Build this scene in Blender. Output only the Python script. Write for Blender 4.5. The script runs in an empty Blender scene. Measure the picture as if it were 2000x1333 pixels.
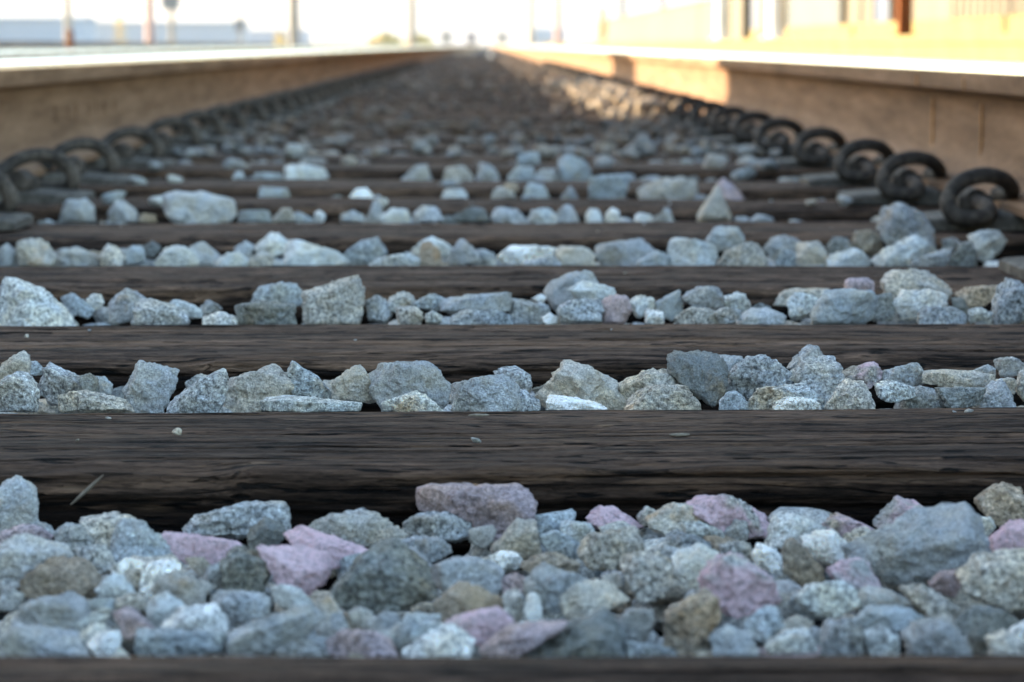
import bpy, math, random
import numpy as np
from mathutils import Vector, Matrix, noise as mnoise

R = math.radians
sc = bpy.context.scene
col = sc.collection
rnd = random.Random(7)
rng = np.random.default_rng(7)

# ------------------------------------------------------------------ camera
F = 5130.0                      # focal length in photograph pixels (2000 wide)
CH = 0.2273                     # camera height above the sleeper tops (z = 0)
CX = 0.027                      # sideways offset from the track centre
PITCH = math.atan(578.5 / F)
YAW = math.atan(55.0 * math.cos(PITCH) / F)
cam_d = bpy.data.cameras.new('camera')
cam = bpy.data.objects.new('camera', cam_d); col.objects.link(cam)
cam.location = (CX, 0, CH)
cam.rotation_euler = (math.pi / 2 - PITCH, 0, -YAW)
cam_d.sensor_width = 36; cam_d.lens = F / 2000 * 36
cam_d.clip_start = 0.02; cam_d.clip_end = 20000
cam_d.dof.use_dof = True
cam_d.dof.focus_distance = 1.70
cam_d.dof.aperture_fstop = 12.6
cam_d.dof.aperture_blades = 0
sc.camera = cam

# ------------------------------------------------------------------ light
SUN_EL = 9.2
SX, SY = 0.86, -0.51            # horizontal direction in which the sunlight travels
w = bpy.data.worlds.new('World'); sc.world = w; w.use_nodes = True
nt = w.node_tree; nt.nodes.clear()
sky = nt.nodes.new('ShaderNodeTexSky'); sky.sky_type = 'NISHITA'; sky.sun_disc = False
sky.sun_elevation = R(SUN_EL)
sky.sun_rotation = math.atan2(-SX, -SY)
sky.air_density = 1.0; sky.dust_density = 1.0; sky.ozone_density = 1.0
bg = nt.nodes.new('ShaderNodeBackground'); bg.inputs[1].default_value = 0.15
wo = nt.nodes.new('ShaderNodeOutputWorld')
nt.links.new(sky.outputs[0], bg.inputs[0]); nt.links.new(bg.outputs[0], wo.inputs[0])
sd = bpy.data.lights.new('sun', 'SUN'); sd.energy = 4.8; sd.angle = R(0.6); sd.color = (1.0, 0.80, 0.53)
so = bpy.data.objects.new('sun', sd); col.objects.link(so)
el = R(SUN_EL)
so.rotation_euler = Vector((SX * math.cos(el), SY * math.cos(el), -math.sin(el))).to_track_quat('-Z', 'Y').to_euler()
vs = sc.view_settings
vs.view_transform = 'Standard'; vs.look = 'None'; vs.gamma = 1; vs.use_curve_mapping = False
vs.exposure = 2.68
sc.cycles.max_bounces = 6; sc.cycles.diffuse_bounces = 3; sc.cycles.glossy_bounces = 3
sc.cycles.use_denoising = True

# ------------------------------------------------------------------ helpers
cm = Matrix.Translation(cam.location) @ cam.rotation_euler.to_matrix().to_4x4()
def ray(px, py):
    d = cm.to_3x3() @ Vector(((px - 1000) / F, -(py - 666.5) / F, -1))
    return d
def at(px, py, D):
    """the point seen at photograph pixel (px, py) that lies D metres up the track"""
    d = ray(px, py); t = D / d.y
    return Vector((CX, 0, CH)) + d * t
def dist(py, z=0.0, px=1000):
    d = ray(px, py); t = (z - CH) / d.z
    return (d * t).y

def tag(o, label=None, cat=None, group=None, kind=None):
    if label: o['label'] = label
    if cat: o['category'] = cat
    if group: o['group'] = group
    if kind: o['kind'] = kind
    return o
def mesh_np(name, V, Fc, mats=(), smooth=False, mi=None):
    """V (n,3), Fc (m,k) arrays -> mesh"""
    me = bpy.data.meshes.new(name)
    V = np.ascontiguousarray(V, dtype=np.float32); Fc = np.ascontiguousarray(Fc, dtype=np.int32)
    n, k = Fc.shape
    me.vertices.add(len(V)); me.vertices.foreach_set('co', V.ravel())
    me.loops.add(n * k); me.loops.foreach_set('vertex_index', Fc.ravel())
    me.polygons.add(n)
    me.polygons.foreach_set('loop_start', np.arange(0, n * k, k, dtype=np.int32))
    me.polygons.foreach_set('loop_total', np.full(n, k, dtype=np.int32))
    if mi is not None: me.polygons.foreach_set('material_index', np.asarray(mi, dtype=np.int32))
    me.polygons.foreach_set('use_smooth', np.full(n, smooth, dtype=bool))
    for m in mats: me.materials.append(m)
    me.update(calc_edges=True); me.validate()
    return me
def link(name, me, parent=None, loc=None, rot=None):
    o = bpy.data.objects.new(name, me); col.objects.link(o)
    if parent: o.parent = parent
    if loc is not None: o.location = loc
    if rot is not None: o.rotation_euler = rot
    return o
class MB:
    def __init__(s): s.v = []; s.f = []
    def box(s, x0, x1, y0, y1, z0, z1, bev=0.0):
        b = len(s.v)
        if bev <= 0:
            s.v += [(x, y, z) for z in (z0, z1) for y in (y0, y1) for x in (x0, x1)]
            for q in ((0, 2, 3, 1), (4, 5, 7, 6), (0, 1, 5, 4), (2, 6, 7, 3), (0, 4, 6, 2), (1, 3, 7, 5)):
                s.f.append([b + i for i in q])
        else:
            # chamfered top rim
            c = bev
            s.v += [(x0, y0, z0), (x1, y0, z0), (x1, y1, z0), (x0, y1, z0),
                    (x0, y0, z1 - c), (x1, y0, z1 - c), (x1, y1, z1 - c), (x0, y1, z1 - c),
                    (x0 + c, y0 + c, z1), (x1 - c, y0 + c, z1), (x1 - c, y1 - c, z1), (x0 + c, y1 - c, z1)]
            s.f.append([b + 3, b + 2, b + 1, b]); s.f.append([b + 8, b + 9, b + 10, b + 11])
            for k in (0, 4):
                for i in range(4):
                    j = (i + 1) % 4
                    s.f.append([b + k + i, b + k + j, b + k + 4 + j, b + k + 4 + i])
        return s
    def cyl(s, x, y, z0, z1, r0, r1=None, n=10, axis='z'):
        r1 = r0 if r1 is None else r1
        b = len(s.v)
        for (z, r) in ((z0, r0), (z1, r1)):
            for i in range(n):
                a = 2 * math.pi * i / n
                p = (math.cos(a) * r, math.sin(a) * r)
                if axis == 'z': s.v.append((x + p[0], y + p[1], z))
                elif axis == 'y': s.v.append((x + p[0], z, y + p[1]))
                else: s.v.append((z, x + p[0], y + p[1]))
        for i in range(n):
            j = (i + 1) % n
            s.f.append([b + i, b + j, b + n + j, b + n + i])
        s.f.append([b + i for i in range(n)][::-1]); s.f.append([b + n + i for i in range(n)])
        return s
    def tube(s, pts, r, n=8):
        pts = [Vector(p) for p in pts]; b = len(s.v); up = None
        for i, p in enumerate(pts):
            t = (pts[min(i + 1, len(pts) - 1)] - pts[max(i - 1, 0)]).normalized()
            if up is None:
                up = t.orthogonal().normalized()
            up = (up - t * up.dot(t)).normalized(); sd_ = t.cross(up)
            rr = r[i] if isinstance(r, (list, tuple)) else r
            for k in range(n):
                a = 2 * math.pi * k / n
                s.v.append(tuple(p + (up * math.cos(a) + sd_ * math.sin(a)) * rr))
        for i in range(len(pts) - 1):
            for k in range(n):
                j = (k + 1) % n
                s.f.append([b + i * n + k, b + i * n + j, b + (i + 1) * n + j, b + (i + 1) * n + k])
        s.f.append([b + k for k in range(n)][::-1]); e = b + (len(pts) - 1) * n
        s.f.append([e + k for k in range(n)])
        return s
    def mesh(s, name, mat, smooth=False):
        me = bpy.data.meshes.new(name); me.from_pydata([tuple(v) for v in s.v], [], s.f)
        me.materials.append(mat)
        if smooth:
            for p in me.polygons: p.use_smooth = True
            me.set_sharp_from_angle(angle=R(40))
        me.update(); return me
    def build(s, name, mat, parent=None, loc=None, smooth=False):
        return link(name, s.mesh(name, mat, smooth), parent, loc)
def spline(pts, n=5):
    pts = [Vector(p) for p in pts]; out = []
    for i in range(len(pts) - 1):
        p0 = pts[max(i - 1, 0)]; p1 = pts[i]; p2 = pts[i + 1]; p3 = pts[min(i + 2, len(pts) - 1)]
        for k in range(n):
            t = k / n
            out.append(0.5 * ((2 * p1) + (p2 - p0) * t + (2 * p0 - 5 * p1 + 4 * p2 - p3) * t * t + (-p0 + 3 * p1 - 3 * p2 + p3) * t ** 3))
    out.append(pts[-1]); return out

_T = rng.random((256, 256))
def vnoise(x, y):
    xi = np.floor(x).astype(int); yi = np.floor(y).astype(int)
    fx = x - xi; fy = y - yi; fx = fx * fx * (3 - 2 * fx); fy = fy * fy * (3 - 2 * fy)
    a = _T[xi & 255, yi & 255]; b = _T[(xi + 1) & 255, yi & 255]; c = _T[xi & 255, (yi + 1) & 255]; d = _T[(xi + 1) & 255, (yi + 1) & 255]
    return (a * (1 - fx) + b * fx) * (1 - fy) + (c * (1 - fx) + d * fx) * fy

# ------------------------------------------------------------------ materials
class NT:
    def __init__(s, name):
        s.m = bpy.data.materials.new(name); s.m.use_nodes = True
        s.t = s.m.node_tree; s.t.nodes.clear()
        s.out = s.n('ShaderNodeOutputMaterial'); s.b = s.n('ShaderNodeBsdfPrincipled')
        s.l(s.b.outputs[0], s.out.inputs[0])
    def n(s, t, **k):
        nd = s.t.nodes.new(t)
        for a, v in k.items(): setattr(nd, a, v)
        return nd
    def l(s, a, b): s.t.links.new(a, b)
    def coords(s, kind='Object', scale=(1, 1, 1), loc=False):
        tc = s.n('ShaderNodeTexCoord'); src = tc.outputs[kind]
        if loc:
            oi = s.n('ShaderNodeObjectInfo'); ad = s.n('ShaderNodeVectorMath', operation='ADD')
            sc_ = s.n('ShaderNodeVectorMath', operation='SCALE'); sc_.inputs['Scale'].default_value = 3.7
            s.l(oi.outputs['Location'], sc_.inputs[0]); s.l(src, ad.inputs[0]); s.l(sc_.outputs[0], ad.inputs[1]); src = ad.outputs[0]
        mp = s.n('ShaderNodeMapping'); mp.inputs['Scale'].default_value = scale
        s.l(src, mp.inputs[0]); return mp.outputs[0]
    def noise(s, vec, scale, detail=4, rough=.6, dist=0.0):
        nd = s.n('ShaderNodeTexNoise'); nd.inputs['Scale'].default_value = scale; nd.inputs['Detail'].default_value = detail
        nd.inputs['Roughness'].default_value = rough; nd.inputs['Distortion'].default_value = dist
        s.l(vec, nd.inputs['Vector']); return nd.outputs['Fac']
    def ramp(s, fac, stops):
        r = s.n('ShaderNodeValToRGB'); e = r.color_ramp.elements
        while len(e) < len(stops): e.new(.5)
        for i, (p, c) in enumerate(stops):
            e[i].position = p; e[i].color = (c, c, c, 1) if not isinstance(c, tuple) else (*c[:3], 1)
        s.l(fac, r.inputs[0]); return r.outputs[0]
    def mix(s, fac, a, b, mode='MIX'):
        m = s.n('ShaderNodeMix', data_type='RGBA', blend_type=mode)
        for i, v in ((0, fac), (6, a), (7, b)):
            if isinstance(v, (int, float)): m.inputs[i].default_value = v
            elif isinstance(v, tuple): m.inputs[i].default_value = (*v[:3], 1)
            else: s.l(v, m.inputs[i])
        return m.outputs[2]
    def math(s, op, a, b=None):
        m = s.n('ShaderNodeMath', operation=op)
        for i, v in ((0, a), (1, b)):
            if v is None: continue
            if isinstance(v, (int, float)): m.inputs[i].default_value = v
            else: s.l(v, m.inputs[i])
        return m.outputs[0]
    def bump(s, h, dist, strength=1.0, prev=None):
        b = s.n('ShaderNodeBump'); b.inputs['Distance'].default_value = dist; b.inputs['Strength'].default_value = strength
        s.l(h, b.inputs['Height'])
        if prev is not None: s.l(prev, b.inputs['Normal'])
        return b.outputs[0]
    def fin(s, colour=None, rough=.8, normal=None, metal=0.0, spec=None):
        for i, v in (('Base Color', colour), ('Roughness', rough), ('Metallic', metal)):
            if v is None: continue
            if isinstance(v, (int, float)): s.b.inputs[i].default_value = v
            elif isinstance(v, tuple): s.b.inputs[i].default_value = (*v[:3], 1)
            else: s.l(v, s.b.inputs[i])
        if spec is not None: s.b.inputs['Specular IOR Level'].default_value = spec
        if normal is not None: s.l(normal, s.b.inputs['Normal'])
        return s.m

def stone_mat(name, stuff):
    q = NT(name); v = q.coords('Object', loc=True)
    if stuff:
        rand = q.noise(v, 5, 1, .5)
        at_ = q.n('ShaderNodeAttribute'); at_.attribute_name = 'tint'; base = at_.outputs['Color']; alpha = at_.outputs['Alpha']
    else:
        oi = q.n('ShaderNodeObjectInfo'); rand = oi.outputs['Random']; base = oi.outputs['Color']; alpha = oi.outputs['Alpha']
    blotch = q.noise(v, 38, 4, .6)
    warm = q.mix(q.ramp(blotch, [(.42, 0.0), (.66, .75)]), base, q.mix(1.0, base, (1.12, .98, .76), 'MULTIPLY'))
    g1 = q.noise(v, 330, 3, .72)                       # mineral grains, 2-3 mm
    stain = q.noise(v, 15, 5, .7)
    warm = q.mix(q.ramp(stain, [(.60, 0.0), (.70, .7)]), warm, q.mix(1.0, warm, (1.02, .74, .46), 'MULTIPLY'))
    dirt = q.noise(v, 22, 4, .65, .6)
    warm = q.mix(q.ramp(dirt, [(.34, .55), (.50, 0.0)]), warm, q.mix(1.0, warm, (.52, .50, .47), 'MULTIPLY'))
    vein = q.math('ABSOLUTE', q.math('SUBTRACT', q.noise(v, 17, 2, .5, 1.2), .5))
    warm = q.mix(q.ramp(vein, [(.0, .55), (.013, 0.0)]), warm, q.mix(1.0, warm, (1.5, 1.5, 1.48), 'MULTIPLY'))
    c1 = q.mix(1.0, warm, q.ramp(g1, [(.30, .16), (.43, .62), (.52, 1.0), (.62, 1.35), (.74, 1.9)]), 'MULTIPLY')
    c1 = q.mix(q.ramp(rand, [(.1, .12), (.75, 1.0)]), warm, c1)   # some stones are fine grained, some coarse
    g2 = q.noise(v, 900, 2, .6)
    c2 = q.mix(1.0, c1, q.ramp(g2, [(.3, .6), (.7, 1.4)]), 'MULTIPLY')
    pk = q.noise(v, 26, 2, .5, .3)
    thr = q.math('SUBTRACT', 1.0, alpha)                # alpha = how much of the stone the pink covers
    pm = q.ramp(q.math('SUBTRACT', q.math('ADD', pk, .05), thr), [(0.0, 0.0), (.09, 1.0)])
    pinkc = q.mix(q.ramp(g1, [(.36, .80), (.54, 0.0)]), q.mix(q.ramp(blotch, [(.35, 0.0), (.65, 1.0)]), (.86, .63, .67), (.76, .52, .56)), (.44, .33, .35))
    c3 = q.mix(pm, c2, pinkc)
    h = q.noise(v, 120, 6, .72)
    b0 = q.bump(q.noise(v, 48, 3, .55), .010, 1.0)
    b1 = q.bump(h, .0055, 1.0, b0)
    b2 = q.bump(g1, .0014, 1.0, b1)
    return q.fin(c3, .88, b2, spec=.25)
M = {}
M['stone'] = stone_mat('granite', False)
M['stone_stuff'] = stone_mat('granite_small', True)

def wood_mat(name, k=1.0):
    q = NT(name)
    v = q.coords('Object', (4.0, 46, 46), loc=True)
    fib = q.noise(v, 3.2, 6, .66, .4)
    fine = q.noise(q.coords('Object', (12, 340, 340), loc=True), 2.0, 3, .6)
    c = q.ramp(fib, [(.28, (.013 * k, .011 * k, .010 * k)), (.44, (.036 * k, .028 * k, .023 * k)), (.58, (.062 * k, .048 * k, .039 * k)), (.74, (.125 * k, .092 * k, .070 * k))])
    blot = q.noise(q.coords('Object', (1.5, 9, 9), loc=True), 2.0, 3, .6)
    c = q.mix(1.0, c, q.ramp(blot, [(.30, .62), (.68, 1.3)]), 'MULTIPLY')
    c = q.mix(1.0, c, q.ramp(fine, [(.32, .55), (.6, 1.15)]), 'MULTIPLY')
    hair = q.math('ABSOLUTE', q.math('SUBTRACT', q.noise(q.coords('Object', (1.1, 26, 26), loc=True), 1.6, 3, .5, .3), .5))
    hm = q.ramp(hair, [(.0, 1.0), (.011, 0.0)])
    c = q.mix(hm, c, (.006, .006, .006))
    tiny = q.noise(q.coords('Object', (50, 520, 520), loc=True), 2.0, 3, .7)
    c = q.mix(1.0, c, q.ramp(tiny, [(.34, .5), (.5, 1.0), (.66, 1.45)]), 'MULTIPLY')
    dash = q.noise(q.coords('Object', (13, 110, 110), loc=True), 2.3, 2, .5)
    dm = q.ramp(dash, [(.375, 1.0), (.405, 0.0)])
    c = q.mix(dm, c, (.008, .008, .008))
    pale = q.noise(q.coords('Object', (11, 70, 70), loc=True), 1.3, 2, .5)
    c = q.mix(q.ramp(pale, [(.70, 0.0), (.80, .55)]), c, (.24, .19, .14))
    dsh = q.math('MULTIPLY', q.ramp(dash, [(.33, 0.0), (.41, 1.0)]), 1.0)
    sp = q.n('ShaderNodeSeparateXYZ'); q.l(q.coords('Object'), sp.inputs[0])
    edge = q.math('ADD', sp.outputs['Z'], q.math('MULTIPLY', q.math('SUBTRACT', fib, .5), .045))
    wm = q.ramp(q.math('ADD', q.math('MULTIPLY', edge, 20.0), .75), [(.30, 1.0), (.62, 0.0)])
    c = q.mix(wm, c, q.mix(1.0, c, (.16, .145, .13), 'MULTIPLY'))      # creosoted sides, darkened further with shade painted in
    em = q.math('MULTIPLY', q.ramp(q.math('ADD', q.math('MULTIPLY', edge, 20.0), .75), [(.50, 0.0), (.60, 1.0), (.66, 1.0), (.73, 0.0)]), q.ramp(blot, [(.42, 0.0), (.6, .6)]))
    c = q.mix(em, c, q.mix(fine, (.07, .05, .036), (.20, .145, .10)))    # worn paler arris
    n1 = q.bump(fib, .005, 1.0); n2 = q.bump(fine, .0012, .8, n1); n3 = q.bump(q.math('SUBTRACT', dsh, hm), .0030, 1.0, q.bump(tiny, .0010, .9, n2))
    return q.fin(q.mix(1.0, c, (1.42 * k, 1.16 * k, 1.0 * k), 'MULTIPLY'), .9, n3, spec=.12)
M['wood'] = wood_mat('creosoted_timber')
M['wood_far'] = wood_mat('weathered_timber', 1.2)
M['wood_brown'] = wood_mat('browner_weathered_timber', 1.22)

def rust_mat(name, c0, c1, c2, streak=True):
    q = NT(name); v = q.coords('Object', (1, 1, 1))
    a = q.noise(q.coords('Object', (8, 2.2, 26) if streak else (30, 30, 30)), 1.0, 5, .65)
    f = q.noise(v, 120, 5, .7)
    c = q.ramp(a, [(.3, c0), (.5, c1), (.72, c2)])
    c = q.mix(1.0, c, q.ramp(f, [(.3, .7), (.7, 1.25)]), 'MULTIPLY')
    return q.fin(c, .85, q.bump(f, .0012, .8), spec=.12)
M['rail_rust'] = rust_mat('rusted_rail_steel', (.10, .054, .029), (.185, .106, .060), (.27, .162, .098))
M['clip_iron'] = rust_mat('dark_cast_iron', (.024, .020, .017), (.054, .044, .036), (.14, .112, .09), False)
M['plate_iron'] = rust_mat('dusty_plate_iron', (.050, .043, .037), (.095, .083, .070), (.20, .175, .145), False)
M['weld'] = rust_mat('orange_rust', (.30, .15, .06), (.42, .22, .09), (.50, .28, .13))
def polished():
    q = NT('polished_rail_steel')
    a = q.noise(q.coords('Object', (260, 1.4, 260)), 1.0, 4, .6)
    c = q.ramp(a, [(.3, (.50, .50, .51)), (.7, (.76, .76, .77))])
    return q.fin(c, q.ramp(a, [(.3, .20), (.7, .34)]), None, 1.0)
M['polished'] = polished()
def plain(name, c, var=.15, rough=.8, scale=3.0, metal=0.0, bump=.0):
    q = NT(name); f = q.noise(q.coords('Object', loc=True), scale, 5, .65)
    k = q.mix(1.0, c, q.ramp(f, [(.28, 1 - var), (.72, 1 + var)]), 'MULTIPLY')
    return q.fin(k, max(rough, .85) if name != 'dark_window_glass' else rough, q.bump(f, bump) if bump else None, metal, .12)
def corrugated(name, c, pitch=.25):
    q = NT(name); f = q.noise(q.coords('Object', loc=True), 1.2, 5, .65)
    return q.fin(q.mix(1.0, c, q.ramp(f, [(.28, .82), (.72, 1.12)]), 'MULTIPLY'), .6)
M['concrete'] = plain('platform_concrete', (.185, .145, .068), .2, .85, 2.5, bump=.004)
M['cream'] = plain('cream_painted_cladding', (.125, .115, .098), .12, .7, 1.2)
M['grey_door'] = plain('grey_painted_shutter', (.088, .105, .12), .10, .6, 1.0)
M['blue_grey'] = plain('blue_grey_paint', (.075, .10, .16), .1, .5)
M['white'] = plain('white_paint', (.80, .79, .76), .06, .5)
M['orange'] = plain('orange_brown_primer', (.17, .050, .010), .25, .6, 5)
M['pale_blue'] = plain('pale_blue_cladding', (.27, .35, .46), .12, .6, .05)
M['dark'] = plain('dark_grey_paint', (.20, .21, .22), .2, .6)
M['grey_pole'] = plain('weathered_pole_timber', (.30, .27, .23), .2, .8, 4)
M['red_pole'] = plain('rusty_red_mast', (.52, .36, .31), .2, .7, 4)
M['tan_pole'] = plain('tan_mast', (.62, .52, .42), .15, .7, 4)
M['ground'] = plain('dusty_yard_ground', (.23, .19, .14), .3, .95, .6, bump=.03)
M['bed'] = plain('dark_ballast_grit', (.060, .058, .056), .45, .95, 60, bump=.004)
M['hill'] = plain('pale_distant_hills', (.31, .30, .315), .2, 1.0, .004)
M['leaf'] = plain('yellowing_leaves', (.62, .50, .24), .3, .8, 4)
M['leaf_green'] = plain('dull_green_leaves', (.10, .11, .05), .4, .8, 4)
M['bark'] = plain('bark', (.10, .08, .06), .3, .9, 8)
M['glass'] = plain('dark_window_glass', (.05, .06, .07), .1, .12)
M['rubber'] = plain('black_rubber', (.02, .02, .02), .1, .8)
M['splinter'] = plain('fresh_broken_wood', (.30, .17, .09), .3, .8, 60)
M['twig'] = plain('dry_grey_twig', (.17, .14, .11), .3, .8, 60)
# ------------------------------------------------------------------ the stones seen in the photograph
# outlines are read in enlarged tiles of the photograph: tile -> (left, top, scale)
TILE = {'A': (0, 780, 2.41), 'B': (650, 780, 2.41), 'C': (1300, 780, 2.41), 'D': (0, 450, 2.857), 'E': (650, 450, 2.857), 'F': (1300, 450, 2.857)}
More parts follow.
